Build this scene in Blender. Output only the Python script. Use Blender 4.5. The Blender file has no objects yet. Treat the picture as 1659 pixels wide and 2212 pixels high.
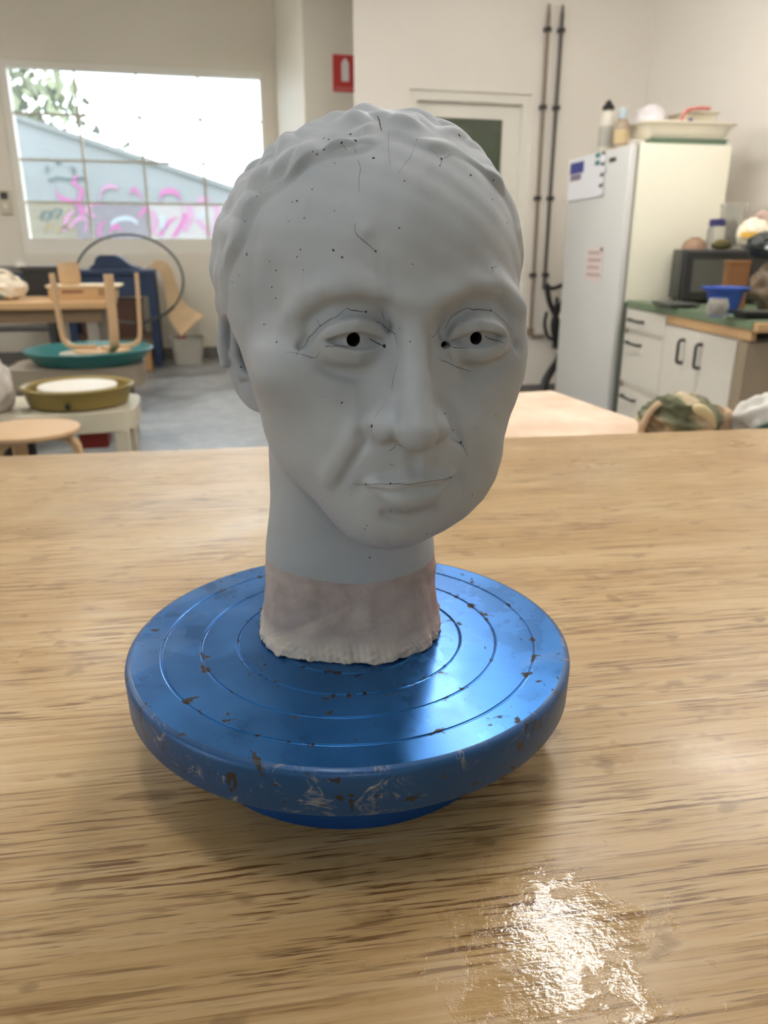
import bpy, bmesh, math, random
import numpy as np
from mathutils import Vector, Matrix

# ------------------------------------------------------------------ camera, world, lights, exposure
SC = bpy.context.scene
COL = SC.collection
PITCH = math.radians(18.8)
CAM = np.array([.0223, -.4477, 1.13])
FPX = 1660.0
PLATE_Z = .8934                       # top of the banding wheel
TABLE_Z = .8234                       # top of the work table
cam_data = bpy.data.cameras.new('camera')
cam_data.sensor_width = 36.0
cam_data.lens = 36.0 * FPX / 2212.0
cam_data.clip_start = .02
cam_data.clip_end = 200
cam_data.dof.use_dof = True
cam_data.dof.focus_distance = .385
cam_data.dof.aperture_fstop = 12.0
cam = bpy.data.objects.new('camera', cam_data)
COL.objects.link(cam)
cam.location = CAM
cam.rotation_euler = (math.pi / 2 - PITCH, 0, 0)
SC.camera = cam

world = bpy.data.worlds.new('sky')
SC.world = world
world.use_nodes = True
wn = world.node_tree
wn.nodes['Background'].inputs[0].default_value = (.84, .94, 1.0, 1)
wn.nodes['Background'].inputs[1].default_value = 2.3

SC.view_settings.view_transform = 'Standard'
SC.view_settings.look = 'None'
SC.view_settings.gamma = 1.0
SC.view_settings.use_curve_mapping = False
SC.view_settings.exposure = 1.5
LAMP_POWER = 19.0                     # radiance of the ceiling tubes


# ------------------------------------------------------------------ helpers
def A(px, py, yd):
    """point seen at pixel (px, py) of the 1659x2212 photograph, yd metres in front of the camera position"""
    a = (px - 829.5) / FPX
    b = -(py - 1106.0) / FPX
    d = np.array([a, math.cos(PITCH) + b * math.sin(PITCH), -math.sin(PITCH) + b * math.cos(PITCH)])
    return Vector(CAM + d * (yd / d[1]))


def AX(px, yd, z=1.13):
    """x of a point seen in pixel column px, yd metres ahead, at height z"""
    d = math.cos(PITCH) * yd + (CAM[2] - z) * math.sin(PITCH)
    return (px - 829.5) / FPX * d + CAM[0]


def Y(yd):
    return CAM[1] + yd


def AZ(py, yd):
    return A(829.5, py, yd).z


class MB:
    """collects shapes into one mesh"""
    def __init__(self):
        self.v, self.f, self.n = [], [], 0

    def add(self, vs, fs):
        self.v += [tuple(p) for p in vs]
        self.f += [tuple(i + self.n for i in f) for f in fs]
        self.n += len(vs)
        return self

    def box(self, lo, hi, bev=0.0):
        (x0, y0, z0), (x1, y1, z1) = lo, hi
        b = min(bev, (x1 - x0) * .45, (y1 - y0) * .45, (z1 - z0) * .45)
        if b <= 0:
            vs = [(x0, y0, z0), (x1, y0, z0), (x1, y1, z0), (x0, y1, z0), (x0, y0, z1), (x1, y0, z1), (x1, y1, z1), (x0, y1, z1)]
            return self.add(vs, [(0, 3, 2, 1), (4, 5, 6, 7), (0, 1, 5, 4), (1, 2, 6, 5), (2, 3, 7, 6), (3, 0, 4, 7)])
        bm = bmesh.new()
        bmesh.ops.create_cube(bm, size=1.0)
        for v in bm.verts:
            v.co = Vector(((x0 + x1) / 2 + v.co.x * (x1 - x0), (y0 + y1) / 2 + v.co.y * (y1 - y0), (z0 + z1) / 2 + v.co.z * (z1 - z0)))
        bmesh.ops.bevel(bm, geom=bm.edges[:], offset=b, segments=2, profile=.5, affect='EDGES')
        return self.bm(bm)

    def bm(self, bm):
        bm.verts.index_update()
        vs = [v.co[:] for v in bm.verts]
        fs = [[v.index for v in f.verts] for f in bm.faces]
        bm.free()
        return self.add(vs, fs)

    def cbox(self, c, s, bev=0.0, rz=0.0, M=None):
        m = MB()
        m.box((-s[0] / 2, -s[1] / 2, -s[2] / 2), (s[0] / 2, s[1] / 2, s[2] / 2), bev)
        T = Matrix.Translation(c) @ (M if M is not None else Matrix.Rotation(rz, 4, 'Z'))
        return self.add([T @ Vector(p) for p in m.v], m.f)

    def lathe(self, prof, seg=48, c=(0, 0, 0), sx=1.0, sy=1.0, cap=True):
        vs, fs = [], []
        n = len(prof)
        for i in range(seg):
            t = 2 * math.pi * i / seg
            for r, z in prof:
                vs.append((c[0] + r * math.cos(t) * sx, c[1] + r * math.sin(t) * sy, c[2] + z))
        for i in range(seg):
            j = (i + 1) % seg
            for k in range(n - 1):
                fs.append((i * n + k, j * n + k, j * n + k + 1, i * n + k + 1))
        if cap:
            if prof[0][0] > 1e-6:
                fs.append(tuple(i * n for i in range(seg))[::-1])
            if prof[-1][0] > 1e-6:
                fs.append(tuple(i * n + n - 1 for i in range(seg)))
        return self.add(vs, fs)

    def tube(self, pts, r, seg=10, closed=False, flat=1.0, up=None):
        P = [Vector(p) for p in pts]
        n = len(P)
        rs = r if isinstance(r, (list, tuple)) else [r] * n
        vs, fs = [], []
        nx = None
        for i in range(n):
            if closed:
                t = (P[(i + 1) % n] - P[i - 1]).normalized()
            else:
                t = (P[min(i + 1, n - 1)] - P[max(i - 1, 0)]).normalized()
            if nx is None:
                ref = Vector(up) if up is not None else (Vector((0, 0, 1)) if abs(t.z) < .9 else Vector((1, 0, 0)))
                nx = (ref - t * ref.dot(t)).normalized()
            else:
                nx = (nx - t * nx.dot(t)).normalized()
            ny = t.cross(nx)
            for k in range(seg):
                a = 2 * math.pi * k / seg
                vs.append(P[i] + (nx * math.cos(a) * flat + ny * math.sin(a)) * rs[i])
        m = n if closed else n - 1
        for i in range(m):
            j = (i + 1) % n
            for k in range(seg):
                l = (k + 1) % seg
                fs.append((i * seg + k, i * seg + l, j * seg + l, j * seg + k))
        if not closed:
            fs.append(tuple(range(seg))[::-1])
            fs.append(tuple((n - 1) * seg + k for k in range(seg)))
        return self.add(vs, fs)

    def prism(self, poly, z0, z1):
        n = len(poly)
        vs = [(x, y, z0) for x, y in poly] + [(x, y, z1) for x, y in poly]
        fs = [tuple(range(n))[::-1], tuple(range(n, 2 * n))] + [(i, (i + 1) % n, n + (i + 1) % n, n + i) for i in range(n)]
        return self.add(vs, fs)

    def build(self, name, mat, parent=None, smooth=None, mats=None, mi=None):
        me = bpy.data.meshes.new(name)
        me.from_pydata([tuple(p) for p in self.v], [], self.f)
        bm = bmesh.new()
        bm.from_mesh(me)
        bmesh.ops.recalc_face_normals(bm, faces=bm.faces[:])
        bm.to_mesh(me)
        bm.free()
        for m_ in (mats or [mat]):
            me.materials.append(m_)
        if mi is not None:
            me.polygons.foreach_set('material_index', mi)
        if smooth:
            me.shade_smooth()
            if smooth is not True:
                me.set_sharp_from_angle(angle=math.radians(smooth))
        me.update()
        o = bpy.data.objects.new(name, me)
        COL.objects.link(o)
        if parent is not None:
            o.parent = parent
        return o


def tag(o, label=None, cat=None, group=None, kind=None):
    if label:
        o['label'] = label
    if cat:
        o['category'] = cat
    if group:
        o['group'] = group
    if kind:
        o['kind'] = kind
    return o


def empty(name, loc, rz=0.0, label=None, cat=None, group=None, kind=None):
    o = bpy.data.objects.new(name, None)
    COL.objects.link(o)
    o.location = loc
    o.rotation_euler = (0, 0, rz)
    o.empty_display_size = .05
    return tag(o, label, cat, group, kind)


def smooth_path(pts, n=8, closed=False):
    P = [Vector(p) for p in pts]
    out = []
    m = len(P)
    rng = range(m if closed else m - 1)
    for i in rng:
        if closed:
            a, b, c, d = P[i - 1], P[i], P[(i + 1) % m], P[(i + 2) % m]
        else:
            a, b, c, d = P[max(i - 1, 0)], P[i], P[i + 1], P[min(i + 2, m - 1)]
        for k in range(n):
            t = k / n
            out.append(.5 * ((2 * b) + (c - a) * t + (2 * a - 5 * b + 4 * c - d) * t * t + (3 * b - a - 3 * c + d) * t ** 3))
    if not closed:
        out.append(P[-1])
    return out


# ------------------------------------------------------------------ materials
class NT:
    def __init__(self, name):
        self.m = bpy.data.materials.new(name)
        self.m.use_nodes = True
        self.t = self.m.node_tree
        self.b = self.t.nodes['Principled BSDF']

    def n(self, typ, **kw):
        nd = self.t.nodes.new(typ)
        for k, v in kw.items():
            if k in ('operation', 'blend_type', 'data_type', 'feature', 'interpolation', 'noise_dimensions', 'voronoi_dimensions', 'wave_type', 'bands_direction', 'gradient_type', 'distance', 'invert', 'clamp'):
                setattr(nd, k, v)
            else:
                nd.inputs[k].default_value = v
        return nd

    def l(self, a, b):
        self.t.links.new(a, b)

    def coord(self, scale=(1, 1, 1), rot=(0, 0, 0), loc=(0, 0, 0), kind='Object'):
        tc = self.t.nodes.new('ShaderNodeTexCoord')
        mp = self.t.nodes.new('ShaderNodeMapping')
        mp.inputs['Scale'].default_value = scale
        mp.inputs['Rotation'].default_value = rot
        mp.inputs['Location'].default_value = loc
        self.l(tc.outputs[kind], mp.inputs['Vector'])
        return mp.outputs[0]

    def noise(self, vec, scale, detail=3, rough=.5, dist=0.0):
        nd = self.n('ShaderNodeTexNoise', Scale=scale, Detail=detail, Roughness=rough, Distortion=dist)
        self.l(vec, nd.inputs['Vector'])
        return nd.outputs['Fac']

    def ramp(self, fac, stops, interp='LINEAR'):
        r = self.t.nodes.new('ShaderNodeValToRGB')
        cr = r.color_ramp
        cr.interpolation = interp
        while len(cr.elements) < len(stops):
            cr.elements.new(.5)
        for e, (p, c) in zip(cr.elements, stops):
            e.position = p
            e.color = (c, c, c, 1) if not isinstance(c, (tuple, list)) else (*c[:3], 1)
        self.l(fac, r.inputs[0])
        return r.outputs[0]

    def mix(self, fac, a, b, mode='MIX'):
        nd = self.t.nodes.new('ShaderNodeMix')
        nd.data_type = 'RGBA'
        nd.blend_type = mode
        for s, v in ((nd.inputs[0], fac), (nd.inputs[6], a), (nd.inputs[7], b)):
            if hasattr(v, 'links'):
                self.l(v, s)
            elif isinstance(v, (tuple, list)):
                s.default_value = (*v[:3], 1)
            else:
                s.default_value = v
        return nd.outputs[2]

    def math(self, op, a, b=0.0, c=0.0):
        nd = self.t.nodes.new('ShaderNodeMath')
        nd.operation = op
        for s, v in zip(nd.inputs, (a, b, c)):
            if hasattr(v, 'links'):
                self.l(v, s)
            else:
                s.default_value = v
        return nd.outputs[0]

    def bump(self, h, strength=.3, dist=.001):
        nd = self.n('ShaderNodeBump', Strength=strength, Distance=dist)
        self.l(h, nd.inputs['Height'])
        self.l(nd.outputs[0], self.b.inputs['Normal'])
        return nd

    def set(self, **kw):
        names = dict(color='Base Color', rough='Roughness', metal='Metallic', spec='Specular IOR Level', coat='Coat Weight',
                     coat_rough='Coat Roughness', trans='Transmission Weight', ior='IOR', alpha='Alpha', sss='Subsurface Weight')
        for k, v in kw.items():
            s = self.b.inputs[names[k]]
            if hasattr(v, 'links'):
                self.l(v, s)
            elif isinstance(v, (tuple, list)):
                s.default_value = (*v[:3], 1)
            else:
                s.default_value = v
        return self


_mats = {}


def srgb(r, g, b):
    f = lambda c: (c / 255 / 12.92) if c / 255 <= .04045 else ((c / 255 + .055) / 1.055) ** 2.4
    return (f(r), f(g), f(b))


def plain(name, col, rough=.5, var=.08, scale=8.0, bump=0.0, metal=0.0, spec=.5, coat=0.0):
    """a colour with a little procedural variation"""
    if name in _mats:
        return _mats[name]
    k = NT(name)
    v = k.coord()
    nz = k.noise(v, scale, 4, .6)
    c = k.mix(nz, tuple(x * (1 - var) for x in col), tuple(min(1, x * (1 + var)) for x in col))
    k.set(color=c, rough=rough, metal=metal, spec=spec, coat=coat)
    if bump:
        k.bump(k.noise(v, scale * 6, 4, .6), bump, .002)
    _mats[name] = k.m
    return k.m
# ------------------------------------------------------------------ the room
YAW = math.radians(13.5)
ROOM = Matrix.Translation((CAM[0], CAM[1], 0)) @ Matrix.Rotation(YAW, 4, 'Z')
RINV = ROOM.inverted()


def room(o):
    o.matrix_world = ROOM
    return o


def struct(name, mb, mat, parent=None, smooth=None):
    o = mb.build(name, mat, parent, smooth)
    if parent is None:
        room(o)
        o['kind'] = 'structure'
    return o


def plaster(name, col):
    k = NT(name)
    v = k.coord()
    n1 = k.noise(v, 1.1, 3, .5)
    c = k.mix(n1, tuple(x * .95 for x in col), tuple(min(1, x * 1.03) for x in col))
    k.set(color=c, rough=.55, spec=.35)
    k.bump(k.noise(v, 90, 3, .6), .06, .002)
    return k.m


M_WALL = plaster('wall paint', srgb(228, 220, 205))
M_WALL2 = plaster('whiter wall paint', srgb(236, 229, 219))
M_WHITE = plaster('white trim paint', srgb(236, 231, 220))
M_CEIL = plaster('ceiling paint', srgb(236, 232, 224))


def concrete():
    k = NT('sealed concrete floor')
    v = k.coord()
    n1 = k.noise(v, 1.3, 6, .62, .6)
    n2 = k.noise(v, 7.0, 5, .6, .3)
    c = k.ramp(n1, [(.32, srgb(74, 72, 70)), (.48, srgb(112, 110, 107)), (.66, srgb(160, 158, 154))])
    c = k.mix(.35, c, k.ramp(n2, [(.35, srgb(80, 79, 77)), (.65, srgb(150, 149, 146))]))
    k.set(color=c, rough=k.ramp(n1, [(.3, .28), (.7, .5)]), spec=.5)
    return k.m


M_FLOOR = concrete()
WT, WB = AZ(140, 8.69), AZ(548, 8.69)
B1, B2, B3 = 9.03, 7.0, 5.79           # window wall, recess wall, partition with the door
CE = 3.9
WA0, WA1 = -1.669, .876                # window opening

struct('floor', MB().box((-5.6, -4.7, -.1), (3.7, 9.5, 0)), M_FLOOR)
struct('ceiling', MB().box((-5.6, -4.7, CE), (3.7, 9.5, CE + .12)), M_CEIL)
m = MB()
m.box((-5.6, B1, 0), (WA0, B1 + .25, CE)).box((WA1, B1, 0), (3.7, B1 + .25, CE))
m.box((WA0, B1, 0), (WA1, B1 + .25, WB)).box((WA0, B1, WT), (WA1, B1 + .25, CE))
struct('wall_back', m, M_WALL)
struct('wall_recess', MB().box((1.012, B2, 0), (3.51, B2 + .1, CE)).box((1.012, B2 + .1, 0), (1.11, B1, CE)), M_WALL)
# partition with a door opening
D0 = RINV @ A(897, 541, 6.0)
DA0, DA1 = 1.164 + .445, 1.164 + 1.335
PA0 = 1.186
DW0, DW1, DWT = 1.575, 2.49, 2.192
m = MB().box((PA0, B3, 0), (1.45, B3 + .03, CE)).box((1.45, B3, 0), (DW0, B3 + .13, CE)).box((DW1, B3, 0), (3.40, B3 + .13, CE)).box((DW0, B3, DWT), (DW1, B3 + .13, CE))
struct('wall_partition', m, M_WALL2)
struct('wall_right', MB().box((3.40, -4.7, 0), (3.55, B2, CE)), M_WALL2)
struct('wall_left', MB().box((-5.6, -4.7, 0), (-5.5, -2.2, CE)).box((-5.6, .3, 0), (-5.5, B1, CE)).box((-5.6, -2.2, 0), (-5.5, .3, 1.2)).box((-5.6, -2.2, 2.6), (-5.5, .3, CE)), M_WALL)
FW0, FW1, FZ0, FZ1, FB = -1.7, .3, 2.3, 3.2, -4.6       # high window added behind the camera
struct('wall_front', MB().box((-5.5, FB - .1, 0), (FW0, FB, CE)).box((FW1, FB - .1, 0), (3.40, FB, CE)).box((FW0, FB - .1, 0), (FW1, FB, FZ0)).box((FW0, FB - .1, FZ1), (FW1, FB, CE)), M_WALL)
struct('baseboard_back', MB().box((-5.5, B1 - .015, 0), (1.0, B1, .10)), plain('grey skirting', srgb(120, 116, 110), .5))
struct('baseboard_partition', MB().box((DW1 + .01, B3 - .015, 0), (3.40, B3, .10)), _mats['grey skirting'])

# window in the back wall: frame, bars, one pane per opening, wire mesh
win = struct('window_1', MB().box((WA0, B1 + .02, WB), (WA0 + .075, B1 + .16, WT)).box((WA1 - .03, B1 + .02, WB), (WA1, B1 + .16, WT))
             .box((WA0 + .075, B1 + .02, WT - .06), (WA1 - .03, B1 + .16, WT)).box((WA0 + .075, B1 + .02, WB), (WA1 - .03, B1 + .16, WB + .15)), M_WHITE)
M_BAR = plain('window bar paint', srgb(196, 190, 172), .5)
VB = [-1.594, -.982, -.392, .216, .846]
HBZ = [WB + .15, 1.60, 2.00, 2.42, WT - .06]
for a_ in VB[1:4]:
    MB().box((a_ - .012, B1 + .07, WB + .15), (a_ + .012, B1 + .11, WT - .06)).build('glazing_bar', M_BAR, win)
for z_ in HBZ[1:4]:
    MB().box((WA0 + .075, B1 + .072, z_ - .011), (WA1 - .03, B1 + .108, z_ + .011)).build('glazing_bar', M_BAR, win)
k = NT('dusty glare-hazed glass')  # translucent white haze stands in for window glare as well as dust
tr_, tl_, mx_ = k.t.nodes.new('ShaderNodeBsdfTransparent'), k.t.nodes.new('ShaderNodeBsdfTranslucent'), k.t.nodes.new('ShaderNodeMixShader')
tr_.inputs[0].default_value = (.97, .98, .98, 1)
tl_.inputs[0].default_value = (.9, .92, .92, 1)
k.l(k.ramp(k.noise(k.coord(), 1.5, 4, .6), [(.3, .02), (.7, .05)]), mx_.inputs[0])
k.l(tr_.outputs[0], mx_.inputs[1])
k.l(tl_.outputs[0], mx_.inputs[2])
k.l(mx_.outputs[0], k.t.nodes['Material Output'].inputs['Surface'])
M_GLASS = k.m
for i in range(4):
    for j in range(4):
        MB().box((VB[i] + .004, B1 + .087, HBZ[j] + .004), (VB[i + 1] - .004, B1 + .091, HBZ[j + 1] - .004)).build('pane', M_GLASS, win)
m = MB()
a_ = VB[0] + .05
while a_ < VB[4]:
    m.box((a_ - .0012, B1 + .125, HBZ[0]), (a_ + .0012, B1 + .127, HBZ[4]))
    a_ += .05
z_ = HBZ[0] + .05
while z_ < HBZ[4]:
    m.box((VB[0], B1 + .127, z_ - .0012), (VB[4], B1 + .129, z_ + .0012))
    z_ += .05
tag(m.build('wire_mesh', plain('galvanised wire', srgb(150, 150, 146), .5), win), kind='stuff')
# unseen high window, added behind the camera to fill light on the face
w2 = struct('fill_window_2', MB().box((FW0, FB - .09, FZ0), (FW0 + .06, FB - .01, FZ1)).box((FW1 - .06, FB - .09, FZ0), (FW1, FB - .01, FZ1)).box((FW0, FB - .09, FZ1 - .06), (FW1, FB - .01, FZ1)).box((FW0, FB - .09, FZ0), (FW1, FB - .01, FZ0 + .06)).box((-.73, FB - .09, FZ0), (-.67, FB - .01, FZ1)), M_WHITE)
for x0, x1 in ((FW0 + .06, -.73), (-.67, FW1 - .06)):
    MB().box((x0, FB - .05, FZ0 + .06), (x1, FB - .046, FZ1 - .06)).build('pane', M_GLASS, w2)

w3 = struct('fill_window_3', MB().box((-5.58, -2.2, 1.2), (-5.51, -2.14, 2.6)).box((-5.58, .24, 1.2), (-5.51, .3, 2.6)).box((-5.58, -2.14, 2.54), (-5.51, .24, 2.6)).box((-5.58, -2.14, 1.2), (-5.51, .24, 1.26)).box((-5.58, -.98, 1.26), (-5.51, -.92, 2.54)), M_WHITE)  # unseen window added in the left wall for side light on the head
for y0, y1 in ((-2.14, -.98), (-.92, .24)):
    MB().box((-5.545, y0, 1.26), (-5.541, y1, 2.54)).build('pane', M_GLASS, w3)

# door with a dark green glass panel
door = struct('door_1', MB().box((DW0, B3 + .02, 0), (DW0 + .06, B3 + .125, DWT)).box((DW1 - .06, B3 + .02, 0), (DW1, B3 + .125, DWT)).box((DW0 + .06, B3 + .02, DWT - .06), (DW1 - .06, B3 + .125, DWT)), M_WHITE)
MB().box((DW0 + .06, B3 + .07, .01), (DW0 + .17, B3 + .11, DWT - .06)).box((DW1 - .19, B3 + .07, .01), (DW1 - .06, B3 + .11, DWT - .06)).box((DW0 + .17, B3 + .07, DWT - .16), (DW1 - .19, B3 + .11, DWT - .06)).box((DW0 + .17, B3 + .07, .01), (DW1 - .19, B3 + .11, .3)).build('door_leaf', M_WHITE, door)
MB().box((DW0 + .165, B3 + .085, .295), (DW1 - .185, B3 + .1, DWT - .155)).build('door_panel', plain('dark green glass', srgb(66, 78, 58), .25, .3, 2.0), door)
MB().tube(smooth_path([(DW0 + .11, B3 + .07, 1.02), (DW0 + .11, B3 + .02, 1.02), (DW0 + .2, B3 + .015, 1.02)]), .009).build('door_handle', plain('door chrome', srgb(180, 180, 178), .3, metal=.9), door)


# ------------------------------------------------------------------ ceiling lights
def emission(name, col, power):
    k = NT(name)
    k.set(color=(.8, .8, .8))
    k.b.inputs['Emission Color'].default_value = (*col, 1)
    k.b.inputs['Emission Strength'].default_value = power
    return k.m


M_TUBE = emission('lit fluorescent tube', (1.0, .975, .94), LAMP_POWER)
M_LAMP = plain('lamp housing white', srgb(225, 225, 222), .5)
LAMPZ = 3.0
LIGHTS = (((1.10, 1.75), 'over the work table, mirrored in its wet patch'), ((1.2, 3.5), 'behind the one mirrored in the wet patch'),
          ((-1.9, 4.0), "above the floor right of the potter's wheels"), ((-3.2, 3.5), "above the floor left of the potter's wheels"), ((-1.0, 6.0), 'above the floor before the navy bench'),
          ((-3.2, 6.0), 'above the dark bench in the far left corner'), ((2.6, 2.6), 'above the green kitchen worktop'), ((-.1, .35), 'short one added straight above the sculpted head as top light'))
for (a_, b_), where in LIGHTS:
    r = empty('ceiling_light', ROOM @ Vector((a_, b_, LAMPZ)), YAW, 'twin-tube ceiling light ' + where, 'lamp', 'ceiling lights')
    hl = .36 if (a_, b_) == (-.1, .35) else .7           # the added top light over the head is short, to keep it weak
    MB().box((-.11, -hl, .04), (.11, hl, .1), .012).build('housing', M_LAMP, r)
    for sx in (-.055, .055):
        MB().tube([(sx, .04 - hl, .018), (sx, hl - .04, .018)], .018, 12).build('lamp_tube', M_TUBE, r, smooth=40)
    for sy in (-hl * .7, hl * .7):
        MB().tube([(0, sy, .09), (0, sy, CE - LAMPZ)], .006, 8).build('rod', M_LAMP, r, smooth=40)
# ------------------------------------------------------------------ work table
T_YAW = math.radians(8.72)
TX, TY = -.583 , .727
TABLE = empty('work_table', (TX, TY, 0), T_YAW, 'long work table topped with streaky bamboo board under the blue wheel', 'table')


def bamboo():
    k = NT('bamboo board')
    v = k.coord((1.0, 1.0, 1.0))
    warp = k.noise(k.coord((2.0, 14, 1)), 2.0, 2, .5)
    strips = k.noise(k.coord((1.8, 170, 1)), 1.0, 3, .65)
    c = k.ramp(strips, [(.28, srgb(157, 121, 74)), (.44, srgb(179, 148, 100)), (.56, srgb(191, 161, 118)), (.72, srgb(203, 179, 139))])
    big = k.noise(k.coord((.8, 9, 1)), 1.6, 3, .5)
    c = k.mix(.45, c, k.ramp(big, [(.32, srgb(163, 128, 80)), (.68, srgb(202, 174, 131))]))
    # dark fibres: short broken dashes along the grain
    fib = k.noise(k.coord((20.0, 430, 1)), 1.0, 3, .6, .25)
    patch = k.noise(k.coord((3.0, 11, 1), loc=(3, 2, 0)), 1.7, 3, .6)
    f1 = k.ramp(fib, [(.53, 0), (.62, 1)])
    f1 = k.math('MULTIPLY', f1, k.ramp(patch, [(.38, 0.12), (.60, .95)]))
    c = k.mix(f1, c, srgb(106, 72, 36))
    fib2 = k.noise(k.coord((8.0, 260, 1), loc=(9, 5, 0)), 1.0, 4, .6, .3)
    c = k.mix(k.math('MULTIPLY', k.ramp(fib2, [(.58, 0), (.67, 1)]), .7), c, srgb(119, 84, 45))
    # worn blotches and drips
    spot = k.noise(k.coord((28, 45, 1), loc=(1, 7, 0)), 1.0, 2, .5)
    c = k.mix(k.math('MULTIPLY', k.ramp(spot, [(.64, 0), (.70, 1)]), .45), c, srgb(113, 84, 50))
    pale = k.noise(k.coord((6, 9, 1), loc=(4, 1, 0)), 1.0, 2, .5)
    c = k.mix(k.math('MULTIPLY', k.ramp(pale, [(.60, 0), (.72, 1)]), .25), c, srgb(211, 194, 164))
    # varnish: uneven gloss, wet looking around the drips on the near right
    g = k.noise(k.coord((3, 5, 1)), 2.0, 4, .6)
    rough = k.ramp(g, [(.3, .26), (.7, .44)])
    tc = k.t.nodes.new('ShaderNodeTexCoord')
    mp = k.t.nodes.new('ShaderNodeMapping')
    k.l(tc.outputs['Object'], mp.inputs['Vector'])
    mp.inputs['Location'].default_value = (-WET[0], -WET[1], -TABLE_Z)
    ln = k.n('ShaderNodeVectorMath', operation='LENGTH')
    k.l(mp.outputs[0], ln.inputs[0])
    wetn = k.noise(k.coord((1, 1.0, 1)), 34, 6, .7)
    wet = k.math('SUBTRACT', k.math('ADD', k.math('MULTIPLY', k.math('SUBTRACT', wetn, .5), 1.7), .80), k.math('MULTIPLY', ln.outputs['Value'], 6.5))
    wet = k.ramp(wet, [(.46, 0), (.56, 1)])
    rough = k.mix(wet, rough, (.11, .11, .11))
    k.set(color=c, rough=rough, spec=.42)
    drop = k.noise(k.coord((1, 1.6, 1)), 150, 3, .6)
    fine = k.noise(k.coord((40, 700, 1)), 1.0, 2, .5)
    h = k.math('ADD', k.math('MULTIPLY', fine, .25), k.math('MULTIPLY', k.math('MULTIPLY', drop, wet), .8))
    k.bump(h, .3, .0011)
    return k.m


WET = (0, 0)
_w = A(1180, 2040, 1.0)
_d = (_w - Vector(CAM))
_w = Vector(CAM) + _d * ((TABLE_Z - CAM[2]) / _d.z)
_l = Matrix.Rotation(-T_YAW, 4, 'Z') @ (_w - Vector((TX, TY, 0)))
WET = (_l.x, _l.y)
M_BAMBOO = bamboo()
M_PLY = plain('table edge wood', srgb(190, 150, 98), .5)
MB().box((-.75, -1.55, TABLE_Z - .03), (1.85, 0, TABLE_Z), .002).build('tabletop', M_BAMBOO, TABLE, smooth=30)
MB().box((-.6, -1.42, TABLE_Z - .12), (1.7, -1.38, TABLE_Z - .03)).box((-.6, -.2, TABLE_Z - .12), (1.7, -.16, TABLE_Z - .03)).build('apron', M_PLY, TABLE)
for x in (-.6, 1.64):
    for y in (-1.42, -.24):
        MB().box((x, y, 0), (x + .07, y + .07, TABLE_Z - .03), .004).build('leg', M_PLY, TABLE)

# ------------------------------------------------------------------ banding wheel
R_ = .14
WHEEL = empty('banding_wheel', (0, 0, TABLE_Z), 0, 'round blue metal banding wheel with chipped paint and ring grooves on the table', 'turntable')
GROOVES = [.35, .51, .67, .843]


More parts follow.
